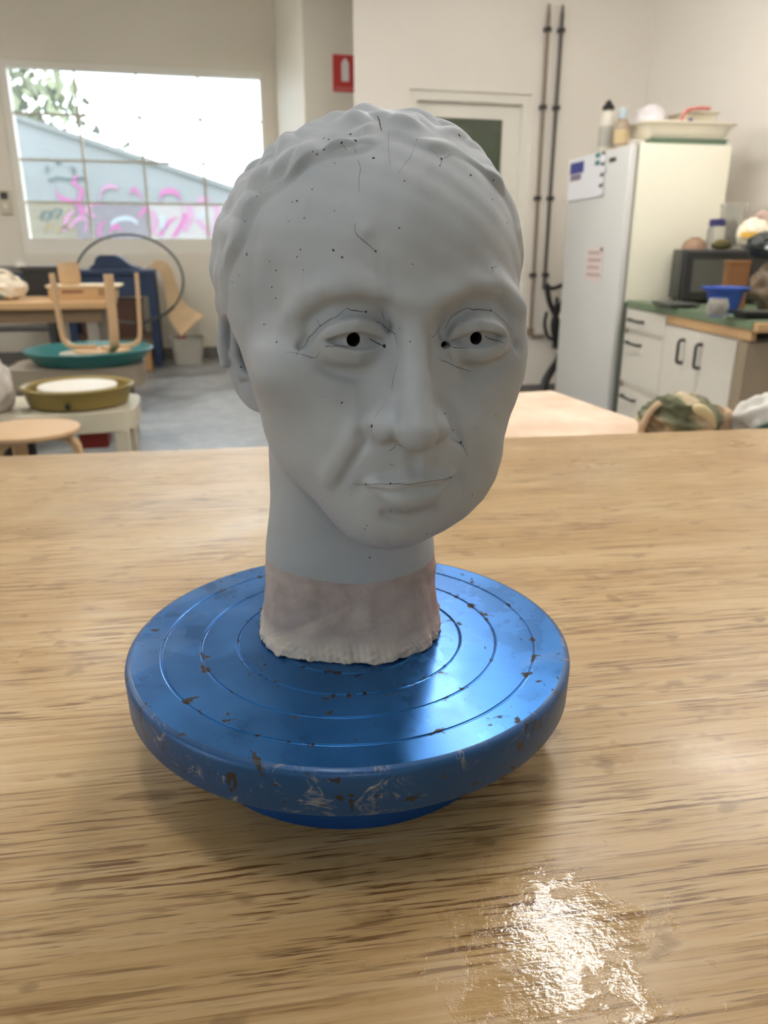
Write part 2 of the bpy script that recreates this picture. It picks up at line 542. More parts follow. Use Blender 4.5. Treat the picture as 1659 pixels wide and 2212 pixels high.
def blue_paint(side):
    k = NT('chipped blue enamel side' if side else 'chipped blue enamel')
    v = k.coord()
    n1 = k.noise(v, 22, 5, .6)
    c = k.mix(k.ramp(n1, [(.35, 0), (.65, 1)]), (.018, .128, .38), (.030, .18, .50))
    sc = k.noise(k.coord((1, 1, 1), rot=(0, 0, .6)), 120, 4, .7)
    c = k.mix(k.math('MULTIPLY', k.ramp(sc, [(.62, 0), (.72, 1)]), .35), c, (.012, .07, .20))
    sx = k.t.nodes.new('ShaderNodeSeparateXYZ')
    k.l(v, sx.inputs[0])
    ln = k.n('ShaderNodeVectorMath', operation='LENGTH')
    cb = k.t.nodes.new('ShaderNodeCombineXYZ')
    k.l(sx.outputs[0], cb.inputs[0])
    k.l(sx.outputs[1], cb.inputs[1])
    k.l(cb.outputs[0], ln.inputs[0])
    rr = k.math('DIVIDE', ln.outputs['Value'], R_)
    stops = [(0, 0)]
    for g in GROOVES:
        stops += [(g - .035, 0), (g, 1), (g + .035, 0)]
    stops += [(.955, 0), (.99, 1)]
    edge = k.ramp(rr, [(p, c_ * 1.0) for p, c_ in stops])
    chipn = k.noise(v, 88, 5, .62, .4)
    chip2 = k.noise(k.coord(loc=(3, 1, 2)), 17, 3, .6)
    th = k.math('ADD', chipn, k.math('ADD', k.math('MULTIPLY', edge, .085), k.math('MULTIPLY', chip2, .16)))
    chip = k.ramp(th, [(.778 if side else .736, 0), (.788 if side else .746, 1)])
    c = k.mix(chip, c, k.mix(k.noise(v, 200, 2), srgb(26, 19, 18), srgb(52, 43, 40)))
    metal = k.mix(chip, (.8, .8, .8), (0, 0, 0))
    rough = k.mix(k.ramp(n1, [(.4, 0), (.6, 1)]), (.26, .26, .26), (.36, .36, .36))
    rough = k.mix(chip, rough, (.7, .7, .7))
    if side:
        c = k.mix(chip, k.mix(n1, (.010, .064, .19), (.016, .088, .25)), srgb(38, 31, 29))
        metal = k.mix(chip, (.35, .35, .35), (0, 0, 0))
        cl = k.noise(k.coord((1, 1, 1.3), rot=(.4, .5, 0)), 48, 6, .72, 1.6)
        cm = k.noise(k.coord(loc=(5, 0, 1)), 14, 3, .6)
        clay = k.math('MULTIPLY', k.ramp(cl, [(.56, 0), (.68, 1)]), k.ramp(cm, [(.40, 0), (.55, 1)]))
        c = k.mix(k.math('MULTIPLY', clay, .9), c, srgb(176, 168, 156))
        metal = k.mix(clay, metal, (0, 0, 0))
        rough = k.mix(clay, (.46, .46, .46), (.85, .85, .85))
    else:
        film = k.noise(k.coord(loc=(2, 6, 0)), 9, 3, .5, 1.0)
        fm = k.math('MULTIPLY', k.ramp(film, [(.57, 0), (.60, 1)]), k.ramp(rr, [(.45, 0), (.75, 1)]))
        c = k.mix(k.math('MULTIPLY', fm, .10), c, srgb(150, 165, 185))
    k.set(color=c, metal=metal, rough=rough, spec=.5, coat=0.12, coat_rough=.16)
    k.bump(k.math('SUBTRACT', k.math('MULTIPLY', k.noise(v, 240, 3), .15), chip), .25, .0006)
    return k.m


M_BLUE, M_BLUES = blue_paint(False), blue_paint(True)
H_ = PLATE_Z - TABLE_Z
prof = [(0, H_)]
for g in GROOVES:
    r0 = g * R_
    prof += [(r0 - .0008, H_), (r0 - .0004, H_ - .0006), (r0 + .0002, H_ - .0007), (r0 + .0006, H_ - .0001), (r0 + .0009, H_ + .00015), (r0 + .0013, H_)]
prof += [(R_ - .004, H_)]
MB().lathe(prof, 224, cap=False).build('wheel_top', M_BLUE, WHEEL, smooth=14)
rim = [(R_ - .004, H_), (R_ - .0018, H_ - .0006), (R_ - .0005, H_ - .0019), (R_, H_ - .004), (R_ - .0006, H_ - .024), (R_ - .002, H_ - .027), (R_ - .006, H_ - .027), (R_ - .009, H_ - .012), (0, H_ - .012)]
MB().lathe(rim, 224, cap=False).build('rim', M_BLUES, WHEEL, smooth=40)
base = [(0, .052), (.040, .052), (.046, .040), (.085, .034), (.097, .026), (.100, .016), (.100, .002), (.098, 0), (0, 0)]
MB().lathe(base, 128, cap=False).build('wheel_base', plain('dark blue enamel', (.012, .075, .28), .35, .2, 60, .1, metal=.5), WHEEL, smooth=40)
MB().lathe([(0, H_ - .012), (.030, H_ - .012), (.030, .050), (0, .050)], 48, cap=False).build('spindle_hub', _mats['dark blue enamel'], WHEEL, smooth=40)
# ------------------------------------------------------------------ background things
from mathutils import noise as mn
RQ = Matrix.Rotation(YAW, 4, 'Z')


def on_room(px, py, b):
    """point of the room plane at depth b seen at this pixel, in room coordinates"""
    p0 = RINV @ A(px, py, 1.0)
    c0 = RINV @ Vector(CAM)
    return c0 + (p0 - c0) * (b / (p0.y - c0.y))


def at_z(px, py, z):
    p = A(px, py, 1.0)
    c = Vector(CAM)
    return c + (p - c) * ((z - c.z) / (p.z - c.z))


def blob(c, r, seed=0, amp=.2, freq=2.0, sub=4, flat=None, sharp=False):
    """crumpled lump; flat cuts the bottom at that height"""
    bm = bmesh.new()
    bmesh.ops.create_icosphere(bm, subdivisions=sub, radius=1.0)
    off = Vector((seed * 3.1, seed * 1.7, seed * .9))
    for v in bm.verts:
        n = v.co.normalized()
        d = mn.noise(n * freq + off)
        if sharp:
            d = .35 - abs(d) * 1.6 + .5 * (.3 - abs(mn.noise(n * freq * 2.1 + off)))
        q = n * (1 + amp * d)
        p = Vector((c[0] + q.x * r[0], c[1] + q.y * r[1], c[2] + q.z * r[2]))
        if flat is not None and p.z < flat:
            p.z = flat
        v.co = p
    return MB().bm(bm)


def ribbon(path, wid, th, side):
    """flat bar along a path: width along side, thickness across"""
    P = [Vector(p) for p in path]
    vs, fs = [], []
    sd = Vector(side).normalized()
    n = len(P)
    for i in range(n):
        t = (P[min(i + 1, n - 1)] - P[max(i - 1, 0)]).normalized()
        nr = t.cross(sd).normalized()
        w = wid[i] if isinstance(wid, (list, tuple)) else wid
        for a, b in ((-1, -1), (1, -1), (1, 1), (-1, 1)):
            vs.append(P[i] + sd * (a * w / 2) + nr * (b * th / 2))
    for i in range(n - 1):
        for k in range(4):
            l = (k + 1) % 4
            fs.append((i * 4 + k, i * 4 + l, i * 4 + 4 + l, i * 4 + 4 + k))
    fs.append((3, 2, 1, 0))
    fs.append(tuple((n - 1) * 4 + k for k in range(4)))
    return MB().add(vs, fs)


def birch(name, c1, c2):
    k = NT(name)
    g = k.noise(k.coord((3, 40, 40)), 1.0, 3, .6)
    k.set(color=k.mix(g, c1, c2), rough=.5)
    return k.m


M_BIRCH = birch('birch wood', srgb(186, 150, 110), srgb(204, 172, 132))
M_PINE = birch('pine wood', srgb(186, 146, 100), srgb(206, 170, 124))
M_NAVY = plain('navy steel', srgb(38, 54, 84), .45, .15)
M_BLACK = plain('black plastic', srgb(30, 30, 30), .45, .2)
M_DARK = plain('dark grey metal', srgb(62, 60, 58), .45, .15, metal=.3)
M_CREAM = plain('cream enamel', srgb(198, 190, 168), .45)
M_LAM = plain('white laminate', srgb(214, 208, 196), .4, .04)
M_FRIDGE = plain('fridge enamel', srgb(232, 226, 206), .35, .03, 2)
M_FDOOR = plain('fridge door enamel', srgb(208, 207, 203), .35, .03, 2)

# --- outside: graffiti wall, tree, ground
EB = 13.0
g0 = on_room(150, 296, EB)
g1 = on_room(560, 432, EB)
slope = (g1.z - g0.z) / (g1.x - g0.x)
aL, aR = -4.6, 4.0
zt = lambda a: g0.z + slope * (a - g0.x)
struct('ground', MB().box((-14, 9.5, -.3), (14, 40, -.12)), plain('outdoor paving', srgb(98, 97, 93), .8))
ext = empty('graffiti_wall', (0, 0, 0), 0, 'pale outdoor wall with pink graffiti seen through the window', 'wall')
ext.matrix_world = ROOM
M_EXT = plain('pale outdoor render', srgb(123, 128, 131), .8, .12, 1.5)
m = MB()
vs = [(aL, EB, -.12), (aR, EB, -.12), (aR, EB, zt(aR)), (aL, EB, zt(aL)), (aL, EB + .2, -.12), (aR, EB + .2, -.12), (aR, EB + .2, zt(aR)), (aL, EB + .2, zt(aL))]
m.add(vs, [(0, 1, 2, 3), (5, 4, 7, 6), (0, 4, 5, 1), (3, 2, 6, 7), (0, 3, 7, 4), (1, 5, 6, 2)])
m.build('wall_slab', M_EXT, ext)
cp = MB()
vs = [(aL, EB - .06, zt(aL)), (aR, EB - .06, zt(aR)), (aR, EB - .06, zt(aR) + .07), (aL, EB - .06, zt(aL) + .07), (aL, EB + .26, zt(aL)), (aR, EB + .26, zt(aR)), (aR, EB + .26, zt(aR) + .07), (aL, EB + .26, zt(aL) + .07)]
cp.add(vs, [(0, 1, 2, 3), (5, 4, 7, 6), (0, 4, 5, 1), (3, 2, 6, 7), (0, 3, 7, 4), (1, 5, 6, 2)])
cp.build('coping', plain('coping grey', srgb(112, 115, 115), .8), ext)


def panel(x0, y0, x1, y1, mat, name='painted_panel'):
    p, q = on_room(x0, y1, EB), on_room(x1, y0, EB)
    MB().box((p.x, EB - .02, p.z), (q.x, EB + .02, q.z)).build(name, mat, ext)


panel(55, 437, 160, 530, plain('beige outdoor paint', srgb(123, 116, 100), .8, .25, 3))
panel(172, 437, 318, 530, plain('lilac outdoor paint', srgb(112, 107, 116), .8, .15, 3))
panel(322, 440, 580, 530, plain('white outdoor paint', srgb(153, 148, 149), .8, .10, 3))
M_PINK = plain('pink spray paint', srgb(164, 79, 138), .7, .15)
M_PINK2 = plain('pale pink spray paint', srgb(162, 115, 148), .7, .15)
M_TEALP = plain('dark teal spray paint', srgb(66, 85, 85), .7, .2)
M_PALE = plain('pale blue spray paint', srgb(149, 159, 169), .7, .1)
M_OCHRE = plain('ochre spray paint', srgb(123, 108, 74), .7, .2)
sg = [(M_PINK2, .10, [(205, 470), (190, 455), (200, 440), (218, 445)]), (M_PINK, .07, [(238, 500), (250, 488), (262, 498)]), (M_PINK2, .09, [(398, 500), (412, 470), (408, 445)]), (M_PINK, .07, [(300, 470), (312, 452), (322, 462)]), (M_PINK2, .08, [(330, 505), (336, 480), (328, 455)]), (M_PINK2, .07, [(160, 455), (146, 470), (138, 500)]), (M_PINK, .07, [(122, 405), (124, 420), (140, 432), (170, 440)]), (M_PINK, .06, [(166, 380), (160, 396), (176, 410), (172, 440), (180, 470)]),
      (M_PINK2, .06, [(215, 430), (222, 410), (240, 402), (255, 408)]), (M_PINK, .06, [(282, 420), (288, 408), (296, 414), (306, 428)]),
      (M_PINK, .08, [(345, 440), (348, 420), (365, 412), (385, 420), (392, 445), (396, 470)]), (M_PINK, .08, [(345, 510), (365, 480), (380, 470)]), (M_PINK, .08, [(375, 512), (395, 480), (400, 460)]),
      (M_PINK2, .08, [(425, 440), (436, 430), (452, 434)]), (M_PINK2, .09, [(425, 475), (440, 490), (455, 510)]), (M_PINK2, .08, [(462, 440), (470, 460), (462, 500)]),
      (M_PALE, .07, [(240, 485), (255, 474), (280, 472), (298, 482)]), (M_PALE, .07, [(345, 462), (352, 478), (350, 500)]), (M_PALE, .08, [(430, 470), (445, 462), (450, 480)]),
      (M_TEALP, .06, [(92, 470), (96, 456), (108, 458), (108, 472), (96, 476), (90, 468)]), (M_TEALP, .05, [(112, 462), (124, 450), (132, 458), (122, 472)]),
      (M_TEALP, .04, [(100, 358), (104, 366), (98, 372)]), (M_TEALP, .04, [(120, 352), (128, 350), (132, 356)]), (M_TEALP, .04, [(148, 362), (158, 362), (160, 376)]), (M_TEALP, .035, [(105, 390), (130, 384), (150, 388), (185, 384)]),
      (M_OCHRE, .07, [(95, 500), (110, 488), (122, 500), (136, 492), (150, 486)]), (M_PINK2, .07, [(150, 490), (175, 470), (190, 480), (182, 500)]), (M_PINK, .05, [(215, 510), (216, 490), (226, 478)])]
for mt, w, pts in sg:
    P3 = [on_room(x, y, EB) for x, y in pts]
    ribbon(smooth_path([(p.x, EB - .022, p.z) for p in P3], 6), w, .008, (0, 0, 1) if abs(P3[0].x - P3[-1].x) > abs(P3[0].z - P3[-1].z) else (1, 0, 0)).build('graffiti_stroke', mt, ext)
tc_ = on_room(60, 205, 14.5)
tree = empty('garden_tree', ROOM @ Vector((tc_.x - .6, 14.5, -.12)), YAW, 'leafy tree behind the outdoor wall at the upper left of the window', 'tree')
MB().tube(smooth_path([(0, 0, 0), (.05, 0, 1.2), (0, .05, 2.4), (.1, 0, 3.6)]), [.11 - .002 * i for i in range(25)], 10).build('trunk', plain('bark', srgb(69, 59, 49), .9), tree, smooth=True)
rr = random.Random(5)
lf = MB()
for i in range(900):
    t = rr.random()
    c = Vector((rr.gauss(.15, .62), rr.gauss(0, .5), 3.5 + rr.gauss(0, .62)))
    s = .055 + .05 * rr.random()
    M_ = Matrix.Rotation(rr.random() * 6.3, 3, 'Z') @ Matrix.Rotation(rr.random() * 3, 3, 'X')
    lf.add([c + M_ @ Vector(q) for q in ((0, -s * 1.6, 0), (s, 0, s * .2), (0, s * 1.6, 0), (-s, 0, s * .2))], [(0, 1, 2, 3)])
tag(lf.build('foliage', plain('leaf green', srgb(118, 124, 92), .6, .3), tree), kind='stuff')

# --- fire extinguisher sign on the recess wall
sp = on_room(718, 117, B2)
sq = on_room(722, 198, B2)
sw = .215
sign = empty('fire_extinguisher_sign', ROOM @ Vector((sp.x, B2, sq.z)), YAW, 'red wall sign with a white extinguisher symbol, high on the recessed wall', 'sign')
sh = sp.z - sq.z
MB().box((0, -.006, 0), (sw, 0, sh), .001).build('sign_plate', plain('sign red', srgb(196, 62, 58), .4, .04), sign)
M_SW = plain('sign white', srgb(232, 226, 224), .4, .02)
prof = [(-.030, 0), (.030, 0), (.031, .012), (.031, .125), (.024, .146), (.010, .156), (.010, .166), (-.010, .166), (-.010, .156), (-.024, .146), (-.031, .125), (-.031, .012)]
m = MB()
vs = [(sw / 2 - .005 + x, -.0075, .078 + z) for x, z in prof] + [(sw / 2 - .005 + x, -.005, .078 + z) for x, z in prof]
n_ = len(prof)
m.add(vs, [tuple(range(n_)), tuple(range(2 * n_ - 1, n_ - 1, -1))] + [(i, (i + 1) % n_, n_ + (i + 1) % n_, n_ + i) for i in range(n_)])
m.build('extinguisher_symbol', M_SW, sign)
MB().box((.014, -.0072, .012), (sw - .014, -.005, .036)).build('caption_strip', plain('sign faded pink', srgb(206, 108, 102), .4, .15, 80), sign)

# --- wall controls left of the window
tp = on_room(12, 436, B1)
th = empty('wall_intercom', ROOM @ Vector((tp.x, B1, tp.z)), YAW, 'small cream intercom box on the wall left of the window', 'intercom')
MB().box((-.06, -.035, -.12), (.06, 0, .11), .008).build('case', plain('cream plastic', srgb(206, 196, 172), .5), th)
MB().box((-.035, -.04, .02), (.035, -.03, .09), .003).build('speaker_grille', M_DARK, th)
MB().box((-.02, -.042, -.06), (.02, -.03, -.02), .003).build('button', M_WHITE, th)

# --- conduits, cables and hose on the partition
M_PIPE1 = plain('brown conduit', srgb(138, 122, 106), .5)
M_PIPE2 = plain('dark conduit', srgb(92, 84, 78), .5)
for i, (xt, xb, zb, mt, lb) in enumerate(((2.568, 2.572, .507, M_PIPE1, 'brown vertical conduit on the white wall, left one of the pair'), (2.672, 2.666, .84, M_PIPE2, 'dark vertical conduit on the white wall, right one of the pair, beside the fridge'))):
    r = empty('conduit_pipe', ROOM @ Vector((xt, B3, 0)), YAW, lb, 'pipe', 'conduits on the white wall')
    pts = [(xb - xt, -.025, zb), (0, -.025, 2.69)]
    if i == 0:
        pts = [(.12, -.025, .485), (.03, -.025, .485)] + [(xb - xt + .002, -.025, zb + .02), (0, -.025, 2.69)]
        MB().cbox((xb - xt, -.02, .52), (.05, .04, .06), .006).build('elbow_box', mt, r)
    MB().tube(pts, .0135, 12).build('pipe', mt, r, smooth=50)
    MB().lathe([(.0135, 2.69), (.010, 2.72), (.007, 2.755), (0, 2.757)], 12, (0, -.025, 0)).build('tapered_end', mt, r, smooth=50)
    for zc in (2.60, 2.11, 1.50, .95):
        if zc > zb:
            MB().cbox((0, -.022, zc), (.048, .044, .03), .006).build('pipe_clip', M_DARK, r)
cb = empty('cable_bundle', ROOM @ Vector((2.74, B3, 0)), YAW, 'tangle of black cables hanging at the foot of the two conduits', 'cable')
V = lambda px, py, d=.05: (lambda p: (p.x - 2.74, -d - .035, p.z))(on_room(px, py, B3))
for pts, r_, d in (([(1168, 618), (1185, 622), (1206, 614)], .016, .05), ([(1170, 612), (1176, 650), (1192, 690), (1198, 740)], .02, .06), ([(1214, 614), (1204, 640), (1190, 668), (1180, 700), (1186, 740)], .02, .09),
                   ([(1172, 672), (1168, 700), (1176, 726), (1194, 734)], .013, .04), ([(1186, 640), (1182, 690), (1190, 735)], .013, .11), ([(1206, 650), (1212, 690), (1200, 720), (1196, 748)], .014, .07), ([(1178, 660), (1200, 672), (1210, 690), (1190, 712)], .012, .12)):
    MB().tube(smooth_path([V(x, y, d) for x, y in pts], 7), r_, 9).build('cable', M_BLACK, cb, smooth=True)
MB().cbox(V(1196, 742, .07), (.10, .08, .06), .012).build('cable_clamp', M_DARK, cb)
hz = empty('black_hose', ROOM @ Vector((2.74, B3, 0)), YAW, 'thick black hose curving from the cable tangle down to the floor', 'hose')
MB().tube(smooth_path([V(1197, 764, .07), V(1190, 776, .09), V(1176, 788, .13), V(1156, 812, .17), V(1146, 838, .2), V(1140, 856, .22)], 8), .031, 12).build('hose', M_BLACK, hz, smooth=True)
MB().lathe([(.038, 0), (.038, .03), (.032, .035)], 14, V(1140, 856, .22)).build('hose_cuff', M_DARK, hz, smooth=40)
pc = empty('power_cord', ROOM @ Vector((2.74, B3, 0)), YAW, 'slack dark power cord hanging on the wall just left of the fridge', 'cord')
MB().tube(smooth_path([V(1232, 420, .03), V(1226, 470, .04), V(1220, 520, .05), V(1217, 570, .04), V(1217, 605, .02)], 8), .011, 8).build('cord', M_DARK, pc, smooth=True)
MB().cbox(V(1217, 612, .012), (.05, .05, .09), .008).build('plug', M_LAM, pc)

# --- fridge
FR = empty('fridge', (1.422, 4.158, 0), math.radians(11.3), 'tall white fridge with papers stuck on its door', 'fridge')
MB().box((0, 0, .05), (.555, .785, 1.685), .008).build('cabinet', M_FRIDGE, FR, smooth=30)
MB().box((-.058, .004, .06), (-.012, .781, 1.68), .012).build('door', M_FDOOR, FR, smooth=30)
MB().box((-.012, .015, .07), (0, .77, 1.67)).build('door_gasket', plain('grey gasket', srgb(140, 138, 126), .7), FR)
MB().box((-.05, .01, 1.68), (.03, .06, 1.70), .004).build('hinge_cover', M_LAM, FR)
for x in (.04, .47):
    for y in (.05, .68):
        MB().lathe([(.02, 0), (.02, .05)], 12, (x + .02, y + .02, 0)).build('foot', M_BLACK, FR)
MB().box((-.0605, .16, 1.608), (-.0575, .24, 1.63)).build('badge', M_DARK, FR)
cal = empty('wall_calendar', FR.location, FR.rotation_euler.z, 'white calendar with a blue heading and curling edge on the fridge door', 'calendar')
MB().box((-.066, .31, 1.43), (-.060, .775, 1.675), .0015).build('page', plain('calendar paper', srgb(226, 226, 228), .7, .03), cal)
MB().box((-.0675, .56, 1.585), (-.0655, .755, 1.65)).build('blue_heading', plain('calendar blue', srgb(64, 70, 140), .6), cal)
MB().box((-.0675, .59, 1.545), (-.0655, .745, 1.58)).build('photo_strip', plain('calendar mauve', srgb(136, 122, 136), .6, .3, 60), cal)
m = MB()
for kz in range(4):
    m.cbox((-.069, .285 + .01 * (kz % 2), 1.50 + kz * .06), (.012, .05, .042), .005)
for i, o_ in enumerate(range(4)):
    MB().cbox((-.069, .295 + .012 * (i % 2), 1.46 + i * .058), (.012, .055, .042), .005).build('page_tab', _mats['calendar paper'], cal)
MB().cbox((-.066, .31, 1.56), (.008, .03, .23), .003).build('dark_backing', M_DARK, cal)
for z in (1.64, 1.68):
    MB().cbox((-.068, .37, z - .02), (.014, .05, .024), .005).build('fridge_magnet', plain('teal magnet', srgb(64, 128, 124), .5), cal)
pp = empty('printed_notice', FR.location, FR.rotation_euler.z, 'pinkish printed notice taped low on the fridge door', 'paper')
MB().box((-.0625, .21, .95), (-.0605, .43, 1.155)).build('sheet', plain('notice paper', srgb(218, 206, 200), .7, .03), pp)
for kz in range(4):
    MB().box((-.0633, .23 + .02 * (kz % 2), .98 + kz * .042), (-.062, .41, 1.0 + kz * .042)).build('text_line', plain('faded print', srgb(186, 160, 158), .7, .2, 90), pp)
MB().box((-.0633, .22, 1.125), (-.062, .25, 1.145)).build('printed_mark', M_DARK, pp)


def fridge_pt(px, z, ly):
    """point above the fridge: pixel column px, height z, local depth ly"""
    f0 = Vector(FR.location) + Matrix.Rotation(FR.rotation_euler.z, 3, 'Z') @ Vector((.3, ly, 0))
    yd = f0.y - CAM[1]
    return Vector((AX(px, yd), f0.y, z))


FT = 1.686
b_ = fridge_pt(1362, FT, .60)
o = empty('spray_bottle', (AX(1346, 5.0), Y(5.0) + .05, FT), 0, 'tall white bottle with a black cap standing on the fridge', 'bottle')
o.location = Vector(FR.location) + Matrix.Rotation(FR.rotation_euler.z, 3, 'Z') @ Vector((.02, .47, FT))
MB().lathe([(0, 0), (.043, 0), (.045, .01), (.044, .16), (.038, .20), (.022, .225), (.016, .235), (0, .235)], 28).build('bottle_body', plain('white plastic', srgb(206, 200, 186), .4), o, smooth=40)
MB().lathe([(.034, .232), (.036, .245), (.022, .262), (.010, .28), (0, .285)], 24).build('cap', M_BLACK, o, smooth=40)
MB().lathe([(.0462, .03), (.0462, .14)], 28, cap=False).build('bottle_label', plain('bottle label grey', srgb(170, 166, 154), .5, .2, 40), o, smooth=40)
o = empty('glass_bottle', Vector(FR.location) + Matrix.Rotation(FR.rotation_euler.z, 3, 'Z') @ Vector((.03, .30, FT)), 0, 'short brown bottle with a pale blue top on the fridge, beside the white bottle', 'bottle')
MB().lathe([(0, 0), (.04, 0), (.042, .01), (.042, .13), (.03, .155), (.02, .16), (0, .16)], 28).build('bottle_body', plain('brown tinted plastic', srgb(158, 140, 118), .35, .2), o, smooth=40)
MB().lathe([(.024, .158), (.026, .165), (.026, .20), (.018, .215), (0, .215)], 24).build('cap', plain('pale blue plastic', srgb(176, 190, 194), .5), o, smooth=40)
MB().lathe([(.0425, .03), (.0425, .10)], 28, cap=False).build('bottle_label', plain('tan label', srgb(196, 172, 132), .5, .2, 40), o, smooth=40)
TR = empty('green_tray', Vector(FR.location) + Matrix.Rotation(FR.rotation_euler.z, 3, 'Z') @ Vector((.385, .36, FT)), FR.rotation_euler.z, 'flat dull green tray lying on the fridge, under the white basin', 'tray')
MB().box((-.235, -.2, 0), (.235, .2, .006)).box((-.235, -.2, .006), (-.23, .2, .045)).box((.23, -.2, .006), (.235, .2, .045)).box((-.23, -.2, .006), (.23, -.195, .045)).box((-.23, .195, .006), (.23, .2, .045)).box((-.245, -.21, .04), (.245, -.195, .047)).box((-.245, .195, .04), (.245, .21, .047)).build('tray', plain('dull green plastic', srgb(112, 132, 108), .5), TR)
MB().box((.235, -.06, .03), (.262, .06, .042)).build('tray_handle', _mats['dull green plastic'], TR)


def rect_bowl(w0, d0, w1, d1, h, t=.006, n=10, e=.28):
    """open basin with rounded-rectangle walls flaring from w0 x d0 to w1 x d1"""
    rings = []
    for (w, d, z) in ((w0, d0, 0), (w0 + (w1 - w0) * .5, d0 + (d1 - d0) * .5, h * .5), (w1, d1, h), (w1 + .02, d1 + .02, h), (w1 + .02, d1 + .02, h - .008), (w1, d1, h - .002), (w1 - 2 * t, d1 - 2 * t, h - .002), (w0 - 2 * t, d0 - 2 * t, t)):
        ring = []
        for k_ in range(4 * n):
            a = 2 * math.pi * k_ / (4 * n)
            c, s = math.cos(a), math.sin(a)
            ring.append((math.copysign(abs(c) ** e, c) * w / 2, math.copysign(abs(s) ** e, s) * d / 2, z))
        rings.append(ring)
    mb = MB()
    N_ = 4 * n
    vs = [p for r in rings for p in r]
    fs = [tuple(range(N_))[::-1]]
    for i in range(len(rings) - 1):
        for k_ in range(N_):
            fs.append((i * N_ + k_, i * N_ + (k_ + 1) % N_, (i + 1) * N_ + (k_ + 1) % N_, (i + 1) * N_ + k_))
    fs.append(tuple((len(rings) - 1) * N_ + k_ for k_ in range(N_)))
    return mb.add(vs, fs)


BS = empty('washing_basin', TR.location + Vector((.0, 0, .0475)), FR.rotation_euler.z, 'shallow white plastic basin on the green tray on the fridge', 'basin')
rect_bowl(.50, .37, .59, .46, .085).build('basin', plain('ivory plastic', srgb(226, 218, 200), .4), BS, smooth=40)
mid = BS.location + Vector((0, 0, .09))
BG = empty('plastic_bag', mid + Vector((-.135, .02, -.085 + .006)), FR.rotation_euler.z, 'crumpled white plastic bag with blue print lying in the basin', 'bag')
blob((0, 0, .095), (.088, .12, .1), 3, .2, 1.6, 4, 0.0, True).build('bag_body', plain('white plastic film', srgb(220, 214, 214), .35, .04), BG, smooth=True)
ribbon(smooth_path([(-.085, -.09, .06), (-.04, -.118, .075), (.03, -.118, .07), (.07, -.095, .06)], 6), .03, .004, (0, 0, 1)).build('blue_print', plain('blue print', srgb(92, 92, 150), .5), BG)
IB = empty('storage_tub', mid + Vector((.125, .04, -.085 + .006)), FR.rotation_euler.z, 'cream plastic tub with a blue tag standing in the basin on the fridge', 'tub')
rect_bowl(.17, .17, .22, .21, .15).build('tub', plain('cream tub plastic', srgb(224, 214, 190), .4), IB, smooth=40)
blob((-.07, -.10, .08), (.022, .012, .032), 2, .2, 2, 2).build('blue_tag', plain('deep blue', srgb(60, 60, 140), .5), IB, smooth=True)
RH = empty('red_scoop', mid + Vector((.045, -.14, -.085 + .006)), FR.rotation_euler.z, 'red plastic handle arching out of the basin on the fridge', 'handle')
MB().tube(smooth_path([(-.05, 0, .0), (-.05, 0, .09), (-.02, 0, .14), (.05, 0, .155), (.12, 0, .155)], 7), .010, 10).build('loop', plain('faded red plastic', srgb(200, 112, 104), .5), RH, smooth=True)
MB().cbox((-.05, 0, .008), (.04, .03, .014), .004).build('foot_plate', _mats['faded red plastic'], RH)

# --- kitchen counter to the right of the fridge
CF = Vector((1.4086, 4.2223, 0))
CN = Vector((1.5146, 2.7823, 0))
cdir = (CN - CF).normalized()
CROT = math.atan2(cdir.y, cdir.x) + math.pi / 2            # local -y runs towards the camera
CL = 1.477
CT = empty('counter_top', (CF.x, CF.y, 0), CROT, 'green laminate kitchen worktop running from the fridge towards the camera', 'worktop')
M_GREENL = plain('green laminate', srgb(108, 126, 98), .4, .08)
MB().box((0, -CL, .822), (.62, -.10, .86), .003).build('worktop', M_GREENL, CT)
MB().box((.005, -CL - .035, .815), (.60, -CL, .852), .002).build('raw_end', M_PINE, CT)
MB().box((.008, -CL + .01, .778), (.03, -.648, .822)).build('wooden_rail', M_PINE, CT)
MB().box((-.012, -.112, .02), (0, -.10, .85)).build('dark_edge_strip', plain('dark green strip', srgb(70, 76, 72), .5), CT)
DU = empty('drawer_unit', (CF.x, CF.y, 0), CROT, 'white three-drawer cabinet under the green worktop, next to the fridge', 'cabinet')
MB().box((.025, -.645, .08), (.58, -.105, .820)).build('carcass', M_LAM, DU)
MB().box((.06, -.645, 0), (.56, -.105, .08)).build('plinth', M_DARK, DU)
for z0, z1, zh in ((.705, .815, .759), (.405, .676, .633), (.10, .366, .328)):
    d = MB().box((.003, -.643, z0), (.024, -.108, z1), .002).build('drawer', M_LAM, DU)
    y0 = -.28
    MB().tube(smooth_path([(.003, y0 - .09, zh), (-.022, y0 - .085, zh), (-.024, y0, zh), (-.022, y0 + .085, zh), (.003, y0 + .09, zh)], 4), .007, 8).build('drawer_handle', M_DARK, d, smooth=True)
MB().box((-.004, -.40, .59), (.003, -.24, .615)).build('drawer_label', plain('ivory label', srgb(222, 216, 204), .6), DU)
CU = empty('cupboard', (CF.x, CF.y, 0), CROT, 'white two-door cupboard with bar handles under the green worktop', 'cabinet')
MB().box((.025, -CL + .1, .08), (.58, -.648, .772)).build('carcass', M_LAM, CU)
MB().box((.06, -CL + .1, 0), (.56, -.648, .08)).build('plinth', M_DARK, CU)
for y0, y1, hy in ((-1.048, -.652, -.888), (-1.366, -1.053, -1.041 - .03)):
    d = MB().box((.003, y0, .10), (.024, y1, .768), .002).build('door', M_LAM, CU)
    MB().tube(smooth_path([(.003, hy, .612), (-.024, hy, .616), (-.026, hy, .665), (-.024, hy, .714), (.003, hy, .718)], 4), .008, 8).build('door_handle', M_DARK, d, smooth=True)
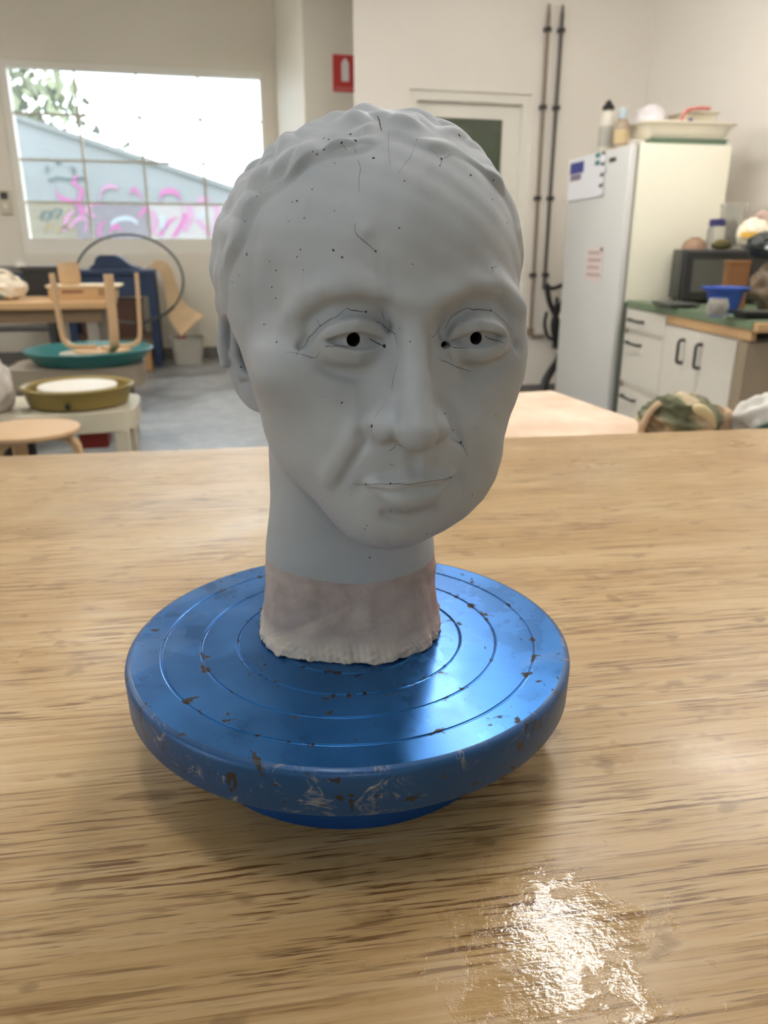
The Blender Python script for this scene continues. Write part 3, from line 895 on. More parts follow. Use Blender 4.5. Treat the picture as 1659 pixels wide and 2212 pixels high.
MB().box((.003, -CL + .02, .02), (.58, -CL + .098, .77)).build('end_panel', plain('beige end panel', srgb(150, 134, 112), .6), CU)

# --- things on the counter
CZ = .8605


def put(px, yd, z=CZ):
    return Vector((AX(px, yd, z + .08), Y(yd), z))


MW = empty('microwave', put(1467, 4.27), math.radians(-12), 'black microwave oven standing on the green worktop', 'microwave')
MB().box((0, 0, .012), (.47, .38, .275), .008).build('case', M_BLACK, MW, smooth=30)
MB().box((.012, -.018, .02), (.335, 0, .268), .005).build('door', plain('dark brown glass frame', srgb(44, 42, 38), .3), MW)
MB().box((.055, -.0205, .06), (.25, -.017, .225)).build('door_window', plain('grey mesh window', srgb(84, 82, 74), .3, .1, 200), MW)
MB().box((.34, -.016, .02), (.462, 0, .268), .004).build('control_panel', plain('dark control panel', srgb(48, 44, 40), .35), MW)
for x, y in ((.03, .03), (.43, .03), (.03, .3), (.43, .3)):
    MB().lathe([(.014, 0), (.014, .013)], 12, (x, y, 0)).build('foot', M_BLACK, MW)
MZ = CZ + .2755
JR = empty('blue_lidded_jar', put(1547, 4.36, MZ), 0, 'glass jar with a dark blue lid on the microwave', 'jar')
k = NT('clear container plastic')
k.set(color=(.80, .79, .74), rough=.12, trans=.8, ior=1.2)
M_CLEAR = k.m
MB().lathe([(0, 0), (.042, 0), (.045, .006), (.045, .10), (.036, .118), (.034, .122), (0, .122)], 28).build('glass', M_CLEAR, JR, smooth=40)
MB().lathe([(.040, .116), (.041, .12), (.041, .148), (.038, .151), (0, .151)], 28).build('lid', plain('dark blue lid', srgb(54, 54, 104), .45), JR, smooth=40)
TJ = empty('tall_clear_tub', put(1578, 4.47, MZ), 0, 'tall clear tub with grey contents on the microwave, behind the blue lidded jar', 'tub')
MB().lathe([(0, 0), (.055, 0), (.06, .01), (.066, .215), (.070, .22), (.070, .232), (.062, .232), (.05, .02), (0, .015)], 28).build('tub', M_CLEAR, TJ, smooth=40)
blob((0, 0, .085), (.046, .046, .07), 4, .2, 2, 3).build('contents', plain('grey contents', srgb(128, 120, 106), .8, .3, 30), TJ, smooth=True)
BW = empty('terracotta_bowl', put(1503, 4.42, MZ), 0, 'upturned reddish brown bowl on the left end of the microwave', 'bowl')
MB().lathe([(.066, 0), (.063, .02), (.05, .042), (.03, .054), (0, .056)], 28).build('bowl', plain('reddish brown glaze', srgb(150, 118, 92), .5), BW, smooth=60)
MB().lathe([(.025, .052), (.025, .06), (.0, .06)], 20).build('foot_ring', _mats['reddish brown glaze'], BW, smooth=40)
OB = empty('olive_sponge', put(1562, 4.26, MZ), 0, 'small dark olive scouring pad at the front of the microwave top', 'sponge')
blob((0, 0, .022), (.05, .03, .025), 6, .3, 2, 3, 0.0).build('pad', plain('dark olive', srgb(84, 76, 40), .9, .3, 40), OB, smooth=True)
PK = empty('snack_packets', put(1628, 4.28, MZ), 0, 'white and yellow food packet leaning on the microwave top', 'packet')
blob((0, 0, .075), (.085, .05, .075), 8, .25, 1.8, 4, 0.0, True).build('packet', plain('white packet', srgb(230, 220, 196), .4), PK, smooth=True)
ribbon(smooth_path([(-.082, -.035, .072), (-.04, -.062, .07), (.03, -.062, .066), (.085, -.03, .068)], 6), .026, .008, (0, 0, 1)).build('yellow_band', plain('yellow print', srgb(226, 176, 66), .4), PK)
PM = empty('mauve_packet', put(1640, 4.45, MZ), 0, 'mauve paper packet behind the white and yellow packet', 'packet')
blob((0, 0, .1), (.075, .045, .1), 11, .2, 1.8, 3, 0.0).build('packet', plain('mauve paper', srgb(186, 160, 148), .6), PM, smooth=True)
blob((-.03, -.03, .16), (.03, .02, .03), 12, .2, 1.8, 3).build('fold', _mats['mauve paper'], PM, smooth=True)

WBX = empty('orange_brown_box', put(1590, 3.88), math.radians(-4), 'plain orange-brown box standing upright in front of the microwave', 'box')
MB().box((-.052, 0, 0), (.052, .06, .222), .004).build('box', plain('orange brown card', srgb(134, 90, 52), .6, .08), WBX)
MB().box((-.054, -.002, .205), (.054, .062, .224), .003).build('lid', _mats['orange brown card'], WBX)
BB = empty('blue_bowl', put(1566, 3.62), 0, 'bright blue plastic bowl on the green worktop', 'bowl')
MB().lathe([(0, 0), (.055, 0), (.06, .008), (.078, .085), (.096, .108), (.10, .112), (.094, .114), (.074, .088), (.055, .014), (0, .012)], 32).build('bowl', plain('bright blue plastic', srgb(48, 82, 172), .4, .04), BB, smooth=40)
MB().lathe([(.098, .100), (.104, .106), (.104, .114), (.097, .114)], 32, cap=False).build('rim', _mats['bright blue plastic'], BB, smooth=40)
GJ = empty('glass_jar', put(1553, 3.38), 0, 'small glass jar with brownish contents in front of the blue bowl', 'jar')
MB().lathe([(0, 0), (.038, 0), (.043, .006), (.045, .05), (.038, .072), (.036, .078), (.031, .078), (.033, .07), (.040, .05), (.038, .01), (0, .008)], 28).build('jar', M_CLEAR, GJ, smooth=40)
blob((0, 0, .04), (.032, .032, .028), 2, .2, 2, 3).build('contents', plain('brown contents', srgb(118, 98, 80), .8, .2, 30), GJ, smooth=True)
PB = empty('clear_plastic_bag', put(1672, 3.66), 0, 'crumpled see-through bag of brown odds and ends right of the blue bowl', 'bag')
blob((0, 0, .11), (.105, .10, .11), 5, .3, 1.7, 4, 0.0, True).build('bag', plain('smoky brown film', srgb(124, 104, 82), .3, .35, 9), PB, smooth=True)
for i, (p, q) in enumerate((((-.07, -.09, .17), (-.02, -.11, .06)), ((-.06, -.08, .19), (.03, -.1, .15)), ((-.01, -.11, .05), (.05, -.1, .12)))):
    MB().tube(smooth_path([p, ((p[0] + q[0]) / 2, -.125, (p[2] + q[2]) / 2 + .01), q], 5), .009, 8).build('twig', plain('tan twig', srgb(186, 150, 112), .7), PB, smooth=True)
KB = empty('black_bag', put(1668, 3.64, CZ + .234), 0, 'black bag with pale printing heaped on the see-through bag', 'bag')
blob((0, 0, .055), (.105, .085, .06), 9, .3, 1.7, 4, 0.0, True).build('bag', plain('black film', srgb(52, 54, 52), .35, .2, 9), KB, smooth=True)
for i, (x, z) in enumerate(((-.03, .075), (-.045, .045), (.0, .055))):
    blob((x, -.08, z), (.022, .014, .011), 20 + i, .3, 2, 2).build('pale_print', plain('pale grey print', srgb(170, 174, 172), .5), KB, smooth=True)
DR = empty('black_dish_rack', put(1640, 3.32), math.radians(3), 'low black dish tray at the front right of the worktop', 'tray')
rect_bowl(.15, .11, .17, .13, .03).build('tray', M_BLACK, DR, smooth=40)
MB().box((-.09, -.07, .030), (.09, -.055, .036)).build('front_bar', plain('grey steel', srgb(120, 118, 108), .4), DR)
HB = empty('flat_hotplate', put(1462, 4.02), math.radians(3), 'flat dark griddle lying on the worktop between fridge and microwave', 'griddle')
MB().box((-.075, -.12, .006), (.075, .12, .022), .004).build('plate', plain('dark slate', srgb(76, 76, 72), .5), HB)
MB().box((-.02, -.17, .008), (.02, -.12, .02), .004).build('handle', M_BLACK, HB)
for x, y in ((-.06, -.1), (.06, -.1), (-.06, .1), (.06, .1)):
    MB().lathe([(.008, 0), (.008, .007)], 8, (x, y, 0)).build('foot', M_BLACK, HB)

# --- pale plaster-topped table beyond the work table, with bundles
PTZ = .74
pA = at_z(1195, 842, PTZ)
e1 = (at_z(1380, 905, PTZ) - pA).normalized()
PA_ROT = math.atan2(e1.y, e1.x)
PTB = empty('plaster_table', (pA.x, pA.y, 0), PA_ROT, 'pale pinkish canvas covered table behind the work table', 'table')
k = NT('dusty canvas')
v_ = k.coord()
k.set(color=k.ramp(k.noise(v_, 6, 5, .6), [(.35, srgb(206, 178, 152)), (.65, srgb(228, 206, 184))]), rough=.85)
M_CANVAS = k.m
MB().box((0, -.58, PTZ - .05), (.90, 0, PTZ), .012).build('canvas_top', M_CANVAS, PTB, smooth=40)
for x, y in ((.06, -.1), (.06, -.52), (.78, -.1)):
    MB().box((x, y, 0), (x + .055, y + .055, PTZ - .05), .003).build('leg', M_CREAM, PTB)
k = NT('green and cream cloth')
v_ = k.coord()
w_ = k.noise(k.coord(), 7.0, 3, .5, .8)
k.set(color=k.ramp(w_, [(.38, srgb(96, 98, 72)), (.47, srgb(128, 126, 100)), (.52, srgb(196, 176, 142)), (.62, srgb(190, 174, 158))]), rough=.85)
M_CLOTH = k.m
cbp = at_z(1462, 905, PTZ + .05)
CLB = empty('cloth_bundle', (AX(1462, 1.62, .79), Y(1.62), PTZ), 0, 'crumpled green and cream cloth bundle on the pale table behind the work table', 'cloth')
MB_ = blob((.006, 0, .046), (.078, .06, .052), 14, .4, 1.5, 5, 0.0, True)
MB_.build('cloth', M_CLOTH, CLB, smooth=True)
M_TAN = plain('tan cloth', srgb(196, 168, 136), .85, .1, 20)
ribbon(smooth_path([(-.072, -.015, .0), (-.080, -.03, .035), (-.072, -.035, .07), (-.050, -.03, .09)], 7), [.075] * 10 + [.07, .065, .06, .055, .05, .045, .04, .035, .03, .02, .012, .006], .012, (.5, 1, 0)).build('folded_flap', M_TAN, CLB, smooth=True)
ribbon(smooth_path([(.01, -.05, .084), (.03, -.054, .077), (.05, -.052, .063), (.064, -.046, .043)], 7), [.004, .008, .012, .016, .018, .02, .02, .02, .02, .02, .02, .02, .02, .02, .018, .016, .014, .012, .01, .008, .006, .004], .012, (.3, -.3, 1)).build('fold', plain('cream cloth', srgb(216, 200, 156), .85), CLB, smooth=True)
WB_ = empty('white_cloth_bag', (AX(1650, 1.66, .79), Y(1.66), PTZ), 0, 'white bag with a dark green stripe at the far end of the pale table', 'bag')
blob((.012, 0, .036), (.075, .05, .06), 17, .25, 1.4, 4, 0.0, True).build('bag', plain('white cotton', srgb(216, 212, 204), .8, .04), WB_, smooth=True)
ribbon(smooth_path([(-.055, -.045, .015), (-.02, -.053, .034), (.03, -.053, .056), (.06, -.042, .075)], 6), .012, .006, (-.6, 0, 1)).build('green_stripe', plain('stripe green', srgb(74, 100, 92), .7), WB_)
TB_ = empty('tan_cloth_roll', (AX(1552, 1.69, .78), Y(1.69), PTZ), 0, 'small tan cloth roll between the cloth bundle and the white bag', 'cloth')
blob((0, 0, .028), (.035, .03, .034), 21, .3, 1.6, 4, 0.0).build('roll', M_TAN, TB_, smooth=True)
blob((-.012, -.02, .05), (.014, .012, .02), 22, .2, 1.6, 3).build('loose_end', _mats['tan cloth'], TB_, smooth=True)
# --- potter's wheels and stools on the left


def bent_leg(x0, x1, z_top, wid, th, bend=.07):
    """path of an L-shaped bent-wood leg: along under the seat, round the bend, down"""
    return smooth_path([(x0, 0, z_top), (x1 - bend, 0, z_top), (x1 - bend * .3, 0, z_top - bend * .3), (x1, 0, z_top - bend), (x1 + .01, 0, z_top - .25), (x1 + .015, 0, 0)], 6)


def stool(loc, rz, label, seat_r, h, upside=False, legs=(0, 120, 240), x1=None, lw=.055):
    S = empty('wooden_stool', loc, rz, label, 'stool', None)
    x1 = x1 or seat_r * .92
    sg = -1 if upside else 1
    f = lambda p: Vector((p[0], p[1], (h - p[2]) if upside else p[2]))
    m = MB().lathe([(0, h - .022), (seat_r - .012, h - .022), (seat_r - .002, h - .017), (seat_r, h - .010), (seat_r - .003, h - .002), (seat_r - .012, h), (0, h)], 48, cap=False)
    m.v = [tuple(f(p)) for p in m.v]
    m.build('seat', M_BIRCH, S, smooth=40)
    for a in legs:
        q = Matrix.Rotation(math.radians(a), 3, 'Z')
        path = [f(q @ p) for p in bent_leg(.04, x1, h - .034, lw, .022)]
        ribbon(path, lw, .022, q @ Vector((0, 1, 0))).build('leg', M_BIRCH, S, smooth=30)
    return S


stool((-1.37, 2.50, 0), math.radians(20), 'low round birch stool nearest the work table, bottom left', .195, .474, legs=(-12, 108, 228))


def basin_pan(r0, r1, h, t=.012):
    return [(0, 0), (r0 - .02, 0), (r0, .012), (r1 - .012, h - .02), (r1, h - .008), (r1 + .004, h), (r1 - .006, h + .006), (r1 - t - .012, h - .006), (r0 - t, .022), (0, .016)]


W1 = empty('olive_potters_wheel', (-1.485, 3.332, 0), YAW, "potter's wheel with an olive splash pan on a cream stand, nearest the work table", "potter's wheel")
M_OLIVE = plain('olive plastic', srgb(136, 116, 58), .4, .06)
MB().lathe(basin_pan(.232, .262, .095), 64, (0, 0, .410), cap=False).build('splash_pan', M_OLIVE, W1, smooth=40)
MB().lathe([(0, .488), (.182, .488), (.186, .492), (.186, .502), (.182, .506), (0, .506)], 56).build('wheel_head', plain('pale wheel head', srgb(218, 212, 200), .4, .03), W1, smooth=40)
MB().lathe([(.03, .425), (.03, .489)], 20).build('shaft', M_DARK, W1, smooth=40)
m = MB()
rw = [(math.copysign(abs(math.cos(t)) ** .45, math.cos(t)) * .40 - .12, math.copysign(abs(math.sin(t)) ** .45, math.sin(t)) * .29) for t in np.linspace(0, 2 * math.pi, 49)[:-1]]
m.prism(rw, .32, .410)
m.build('body', M_CREAM, W1, smooth=40)
MB().cbox((-.02, -.243, .440), (.022, .03, .024), .004).build('pan_latch', M_BLACK, W1)
for x, y in ((.205, -.22), (-.44, -.22), (.205, .2), (-.44, .2)):
    MB().box((x - .035, y - .035, 0), (x + .035, y + .035, .32), .01).build('leg', M_CREAM, W1)
MB().box((-.02, -.05, .19), (.12, .12, .32), .012).build('motor_box', plain('red motor housing', srgb(150, 44, 38), .45), W1)
MB().lathe([(0, 0), (.075, 0), (.075, .26), (.06, .32), (0, .32)], 28, (-.30, -.03, 0), cap=False).build('pedestal', M_BLACK, W1, smooth=40)
PS = empty('plastic_wrapped_bucket', (-1.80, 3.11, .4105), 0, 'bulky lump wrapped in pale cloudy plastic on the left end of the olive wheel stand', 'bundle')
k = NT('cloudy plastic sheet')
v_ = k.coord()
k.set(color=k.ramp(k.noise(v_, 9, 5, .6, .8), [(.3, srgb(168, 156, 146)), (.7, srgb(222, 214, 206))]), rough=.25)
k.bump(k.noise(v_, 28, 4, .6, 1.0), .6, .01)
blob((-.02, -.02, .135), (.13, .14, .15), 31, .28, 1.3, 5, 0.0).build('wrapping', k.m, PS, smooth=True)
ribbon(smooth_path([(.05, -.12, .03), (.07, -.12, .09), (.06, -.11, .15)], 6), .03, .01, (1, 0, .2)).build('loose_fold', k.m, PS, smooth=True)

W2 = empty('teal_potters_wheel', (-1.773, 4.302, 0), YAW, "potter's wheel with a wide teal splash pan, holding an upturned stool", "potter's wheel")
M_TEAL = plain('teal plastic', srgb(44, 112, 112), .4, .06)
pz = .480
MB().lathe(basin_pan(.31, .37, .085), 64, (0, 0, pz), cap=False).build('splash_pan', M_TEAL, W2, smooth=40)
MB().lathe([(0, pz + .018), (.03, pz + .018), (.03, pz + .05), (.17, pz + .05), (.172, pz + .062), (0, pz + .062)], 48).build('wheel_head', M_CREAM, W2, smooth=40)
MB().prism([(x * .95 + .05, y) for x, y in rw], .36, pz).build('body', plain('grey beige stand', srgb(140, 128, 112), .5), W2, smooth=40)
for x, y in ((.19, -.2), (-.4, -.2), (.19, .2), (-.4, .2)):
    MB().box((x - .035, y - .035, 0), (x + .035, y + .035, .36), .008).build('leg', _mats['grey beige stand'], W2)
st2 = stool((-1.69, 4.302, pz + .0625), math.radians(8), 'birch stool turned upside down in the teal splash pan', .165, .46, True, legs=(178, 300, 12), x1=.225, lw=.05)

# --- wooden table with boxes further back
WT_ = empty('pine_table', (-1.872, 5.002, 0), YAW, 'pine topped table with grey legs in front of the navy bench', 'table')
MB().box((-1.45, 0, .75), (0, .75, .80), .004).build('tabletop', M_PINE, WT_, smooth=30)
MB().box((-1.40, .04, .66), (-.05, .06, .75)).build('apron', plain('brown table rail', srgb(120, 98, 72), .6), WT_)  # apron in a darker brown than the pine top
for x in (-1.38, -.16):
    for y in (.05, .64):
        MB().box((x, y, 0), (x + .07, y + .06, .75), .004).build('leg', plain('grey table leg', srgb(142, 134, 124), .5), WT_)
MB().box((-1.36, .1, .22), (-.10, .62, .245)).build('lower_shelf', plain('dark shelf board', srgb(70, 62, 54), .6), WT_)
PBX = empty('pine_drawer_box', (-2.30, 5.07, .8005), YAW, 'low pine box with a slot handle standing on the pine table', 'box')
MB().box((0, 0, 0), (.44, .30, .085), .004).build('box', M_PINE, PBX, smooth=30)
MB().box((-.012, -.012, .085), (.48, .31, .102), .003).build('lid', plain('pale pine lid', srgb(220, 198, 160), .5), PBX)
MB().box((.09, -.004, .048), (.23, .001, .066)).build('handle_slot', plain('slot brown', srgb(128, 86, 60), .7), PBX)
MB().box((.33, -.004, .03), (.37, .001, .075)).build('latch', plain('brass brown', srgb(150, 122, 84), .6), PBX)
PLY = empty('bent_plywood', (-2.19, 5.20, .903), YAW + .2, 'curved plywood chair back standing on the pine box', 'plywood')
vs, fs = [], []
for i in range(13):
    t = (i / 12 - .5) * 1.3
    for z in (0, .03, .12, .15):
        sx = .085 if 0 < z < .15 else .07
        for rr_ in (0, .012):
            vs.append((sx * 1.4 * math.sin(t), .10 * (1 - math.cos(t)) - rr_ - .03, z))
N_ = 8
for i in range(12):
    for j in range(3):
        a = i * N_ + j * 2
        fs += [(a, a + N_, a + N_ + 2, a + 2), (a + 1, a + 3, a + N_ + 3, a + N_ + 1)]
    a = i * N_
    fs += [(a, a + 1, a + N_ + 1, a + N_), (a + 6, a + N_ + 6, a + N_ + 7, a + 7)]
for i in (0, 12):
    a = i * N_
    for j in range(3):
        fs.append((a + j * 2, a + j * 2 + 2, a + j * 2 + 3, a + j * 2 + 1))
MB().add(vs, fs).build('board', M_BIRCH, PLY, smooth=50)
MB().box((-.04, -.05, .006), (.04, -.03, .02)).build('cleat', M_PINE, PLY)
WC = empty('white_carton', (-2.60, 5.05, .8005), YAW, 'crumpled white paper bag at the left end of the pine table', 'bag')
blob((0, .08, .085), (.14, .10, .09), 41, .22, 1.6, 4, 0.0, True).build('bag', plain('white paper', srgb(226, 214, 192), .6, .05), WC, smooth=True)
MB().tube(smooth_path([(-.03, .02, .15), (.0, .0, .20), (.05, .0, .185), (.08, .02, .15)], 6), .012, 8).build('handle', _mats['white paper'], WC, smooth=True)
blob((-.03, -.03, .03), (.035, .012, .022), 42, .2, 2, 2).build('teal_mark', plain('dull teal print', srgb(96, 120, 110), .6), WC, smooth=True)
BX = empty('black_cabinet', (-2.70, 5.602, .8005), YAW, 'black equipment case standing behind the white bag on the pine table', 'case')
MB().box((0, 0, 0), (.40, .06, .20), .004).build('case', M_BLACK, BX)
MB().box((-.01, -.01, .185), (.41, .065, .215), .004).build('lid', M_DARK, BX)
SH = empty('dark_side_bench', (AX(-80, 7.3, .95), Y(7.3), 0), YAW, 'long dark bench along the back wall left of the navy bench', 'bench')
MB().box((0, 0, .93), (.74, .5, .99), .004).build('bench_top', plain('grey bench top', srgb(112, 106, 100), .5), SH)
MB().box((.01, .01, .80), (.73, .03, .93)).build('fascia', M_NAVY, SH)
for x in (.03, .65):
    for y in (.04, .42):
        MB().box((x, y, 0), (x + .06, y + .05, .93)).build('leg', M_DARK, SH)
MB().box((.02, .05, .40), (.72, .46, .43)).build('lower_shelf', M_DARK, SH)
for i, (px, s) in enumerate(((38, .07),)):
    TN = empty('small_tin', (AX(px, 7.3, .99), Y(7.36), .9905), 0, 'small white tin on the dark side bench', 'tin')
    MB().lathe([(0, 0), (.045, 0), (.045, .05), (.047, .052), (.047, .06), (0, .06)], 24).build('tin', M_WHITE, TN, smooth=40)
    MB().lathe([(.048, .045), (.048, .062), (0, .064)], 24, cap=False).build('lid', M_LAM, TN, smooth=40)

# --- navy bench with guard, ring, board, tub
NB = empty('navy_workbench', (-2.265, 7.502, 0), YAW, 'navy steel workbench under the window', 'bench')
MB().box((-.82, 0, .90), (.02, .55, .95), .005).build('bench_top', M_NAVY, NB)
for x in (-.84, -.06):
    for y in (.01, .47):
        MB().box((x, y, 0), (x + .075, y + .07, .90), .005).build('leg', M_NAVY, NB)
MB().box((-.80, .03, .70), (-.06, .05, .90)).build('apron', M_NAVY, NB)
MB().box((-.82, .04, .28), (-.03, .50, .31)).build('lower_shelf', plain('brown shelf', srgb(86, 62, 46), .6), NB)
m = MB()
gp = [(-.60, .95), (-.60, .97), (-.555, 1.0), (-.53, 1.06), (-.49, 1.085), (-.34, 1.085), (-.29, 1.06), (-.25, 1.02), (-.20, .985), (-.12, .965), (-.12, .95)]
vs = [(x, .12, z) for x, z in gp] + [(x, .42, z) for x, z in gp]
n_ = len(gp)
m.add(vs, [tuple(range(n_)), tuple(range(2 * n_ - 1, n_ - 1, -1))] + [(i, (i + 1) % n_, n_ + (i + 1) % n_, n_ + i) for i in range(n_)])
m.build('guard', M_NAVY, NB)
CBX = empty('brown_carton', NB.location + RQ.to_3x3() @ Vector((-.45, .08, .3105)), YAW, 'dark brown carton on the lower shelf of the navy bench', 'box')
MB().box((-.28, 0, 0), (.30, .36, .34), .006).build('carton', plain('dark brown carton', srgb(78, 52, 38), .7), CBX)
MB().box((-.285, -.003, .30), (.305, .365, .345), .004).build('lid', _mats['dark brown carton'], CBX)
TCB = empty('tan_carton', NB.location + RQ.to_3x3() @ Vector((-.30, -.28, 0)), YAW, 'tan cardboard carton on the floor in front of the navy bench', 'box')
MB().box((-.28, 0, 0), (.22, .22, .25), .006).build('carton', plain('tan cardboard', srgb(176, 132, 80), .7), TCB)
MB().box((-.285, -.004, .2), (.225, .0, .252)).build('front_flap', _mats['tan cardboard'], TCB)
rc = Vector(NB.location) + RQ.to_3x3() @ Vector((-.21, -.09, 0))
RG = empty('black_hoop', (rc.x, rc.y, 0), YAW, 'big black hose ring leaning upright against the navy bench', 'hoop')
pts = []
zc, rz_ = .862, .412
for i in range(64):
    t = 2 * math.pi * i / 64
    pts.append((.50 * math.cos(t), .012 + .02 * math.cos(t), zc + rz_ * math.sin(t)))
MB().tube(pts, .012, 10, closed=True).build('ring', plain('dull black rubber', srgb(88, 92, 88), .5), RG, smooth=True)
MB().tube([pts[i] for i in range(48, 58)], .0145, 10).build('joint_sleeve', M_DARK, RG, smooth=True)
bpos = Vector(NB.location) + RQ.to_3x3() @ Vector((0, .28, 0))
BD = empty('bent_board', (bpos.x, bpos.y, 0), YAW, 'thin pale board drooping over the right end of the navy bench', 'board')
ribbon(smooth_path([(-.015, .02, 1.0), (.05, .01, .995), (.115, -.01, .94), (.15, -.03, .80), (.175, -.05, .65), (.20, -.09, .54), (.27, -.15, .46), (.35, -.22, .40)], 6), [.10 + .0010 * i + .00011 * i * i for i in range(43)], .007, (.75, .25, .6)).build('sheet', plain('pale card board', srgb(206, 176, 136), .7), BD, smooth=60)
MB().box((-.06, -.06, .951), (-.03, .08, .97)).build('batten', M_PINE, BD)
TU = empty('white_tub', (-2.05, 7.80, 0), YAW, 'dirty white plastic tub on the floor right of the navy bench', 'tub')
k_t = rect_bowl(.28, .28, .34, .34, .27)
k_t.build('tub', plain('dirty white plastic', srgb(168, 164, 152), .5, .12, 12), TU, smooth=40)
blob((-.06, 0, .235), (.06, .08, .045), 51, .3, 2, 3).build('red_contents', plain('dull red rag', srgb(140, 62, 54), .8), TU, smooth=True)
MB().lathe([(0, 0), (.03, 0), (.03, .002), (0, .002)], 16, (-.12, -.152, .12)).build('stain', plain('pinkish stain', srgb(178, 136, 126), .8), TU)
# ------------------------------------------------------------------ the plaster head, sculpted as a distance field (millimetres)
HEAD_YAW = math.radians(14)
HO = np.array([.011, .006, PLATE_Z + .200])
HS = np.array([math.cos(HEAD_YAW), math.sin(HEAD_YAW), 0])
HN = np.array([math.sin(HEAD_YAW), -math.cos(HEAD_YAW), 0])


def sstep(a, b, x):
    t = np.clip((x - a) / (b - a), 0, 1)
    return t * t * (3 - 2 * t)


def smin(a, b, k):
    h = np.clip(.5 + .5 * (b - a) / k, 0, 1)
    return b + (a - b) * h - k * h * (1 - h)


def smax(a, b, k):
    return -smin(-a, -b, k)


def ell(s, f, z, c, r):
    x, y, w = (s - c[0]) / r[0], (f - c[1]) / r[1], (z - c[2]) / r[2]
    k0 = np.sqrt(x * x + y * y + w * w)
    k1 = np.sqrt((x / r[0]) ** 2 + (y / r[1]) ** 2 + (w / r[2]) ** 2) + 1e-9
    return k0 * (k0 - 1) / k1


def gau(s, f, z, c, r):
    return np.exp(-(((s - c[0]) / r[0]) ** 2 + ((f - c[1]) / r[1]) ** 2 + ((z - c[2]) / r[2]) ** 2))


def segd2(s, f, z, a, b, ra=1.0, rb=1.0):
    """distance to a segment, with a radius that runs from ra to rb"""
    ab = [float(b[k]) - float(a[k]) for k in range(3)]
    L = ab[0] ** 2 + ab[1] ** 2 + ab[2] ** 2
    t = np.clip(((s - a[0]) * ab[0] + (f - a[1]) * ab[1] + (z - a[2]) * ab[2]) / L, 0, 1)
    d = np.sqrt((s - a[0] - t * ab[0]) ** 2 + (f - a[1] - t * ab[1]) ** 2 + (z - a[2] - t * ab[2]) ** 2)
    return d, ra + (rb - ra) * t


def poly(s, f, z, pts):
    d = None
    for a, b in zip(pts[:-1], pts[1:]):
        q, _ = segd2(s, f, z, a, b)
        d = q if d is None else np.minimum(d, q)
    return d


def polyg(s, f, z, pts, r):
    """soft ridge or groove along a polyline"""
    d = poly(s, f, z, pts)
    return np.exp(-(d / r) ** 2)


def chain(s, f, z, pts, k=4.0):
    """smoothly joined cones, pts = (s, f, z, radius)"""
    d = None
    for a, b in zip(pts[:-1], pts[1:]):
        q, r = segd2(s, f, z, a[:3], b[:3], a[3], b[3])
        q = q - r
        d = q if d is None else smin(d, q, k)
    return d


_rg = np.random.RandomState(7)
LOCKS = []
for _i in range(330):
    _d = _rg.normal(size=3)
    _d /= np.linalg.norm(_d)
    if _d[2] < -.55 or _d[1] > .75:
        continue
    _c = np.array([3, -10, 22]) + _d * np.array([82, 99, 92])
    _t = np.cross(_d, _rg.normal(size=3))
    _t /= np.linalg.norm(_t)
    LOCKS.append((_c.astype(np.float32), _t.astype(np.float32), 5.0 + 3.5 * _rg.rand(), 10 + 8 * _rg.rand(), .5 + .5 * _rg.rand()))


_kw = np.random.RandomState(3)
_KV = [(_kw.normal(size=3) / 1.0, _kw.rand() * 6.28) for _ in range(9)]


def wob(x, y, z, wl):
    """cheap smooth noise with features about wl long"""
    t = 0
    for v, ph in _KV:
        t = t + np.sin((x * float(v[0]) + y * float(v[1]) + z * float(v[2])) * (4.2 / wl) + ph)
    return t / 3.2


def hair_mask(s, f, z):
    g = np.interp(z, [-70, -45, -30, -8, 4, 15, 30, 45, 60, 75, 88, 100, 130], [-60, -42, -40, -34, 8, 20, 25, 32, 40, 47, 51, 56, 70]).astype(np.float32)
    g = g + 3.0 * np.sin(z * .16 + 1.0) + 2.5 * np.sin(s * .17 + z * .05)
    return sstep(-3.0, 4.0, g - f) * sstep(-75, -60, z)


def ear_frame(side):
    m = 1.0 if side > 0 else 0.0
    c = (-65.5, -10.0, -17.0) if side < 0 else (84.0, -17.0, -21.0)
    return c


EYES = [dict(c=(-21.5, 65.5, -4.0), w=17.0, hu=5.6, hl=4.6, pr=3.25, pc=(-23.0, -3.4), sg=-1.0),
        dict(c=(39.5, 65.0, -5.0), w=17.0, hu=5.4, hl=4.4, pr=3.0, pc=(38.8, -4.4), sg=1.0)]


def ear_d(s, f, z, side):
    c = ear_frame(side)
    x = (s - c[0]) * (-1 if side < 0 else 1)          # outward
    y = f - c[1]                                       # forward
    w = z - c[2]
    a = x * .78 - y * .625                              # across the ear, outward and back
    nrm = x * .625 + y * .78                            # out of the ear's face
    w2 = w + a * .12
    disc = ell(a, nrm, w2, (0, -1, 0), (17.0, 5.2, 33.0))
    lobe = ell(a, nrm, w2, (-5, 0, -25), (9.5, 5.0, 10.5))
    rim = []
    for t in np.linspace(-.35, 3.75, 15):
        rim.append((1 + 15.0 * math.cos(t), 3.0 + .6 * math.sin(t), 3 + 27 * math.sin(t), 3.3))
    helix = chain(a, nrm, w2, rim, 1.5)
    anti = chain(a, nrm, w2, [(-3, 2.6, 19, 2.4), (6, 3.2, 12, 2.8), (8, 3.4, -2, 2.8), (4, 3.0, -14, 3.0), (-3, 3, -16, 2.4)], 1.5)
    trag = ell(a, nrm, w2, (-11, 3.5, -6), (4.5, 4.5, 7))
    d = smin(disc, lobe, 5)
    d = smax(d, -ell(a, nrm, w2, (0, 6.5, 4), (11.5, 7.2, 22)), 3)
    d = smin(d, helix, 1.6)
    d = smin(d, anti, 1.8)
    d = smin(d, trag, 3)
    return d


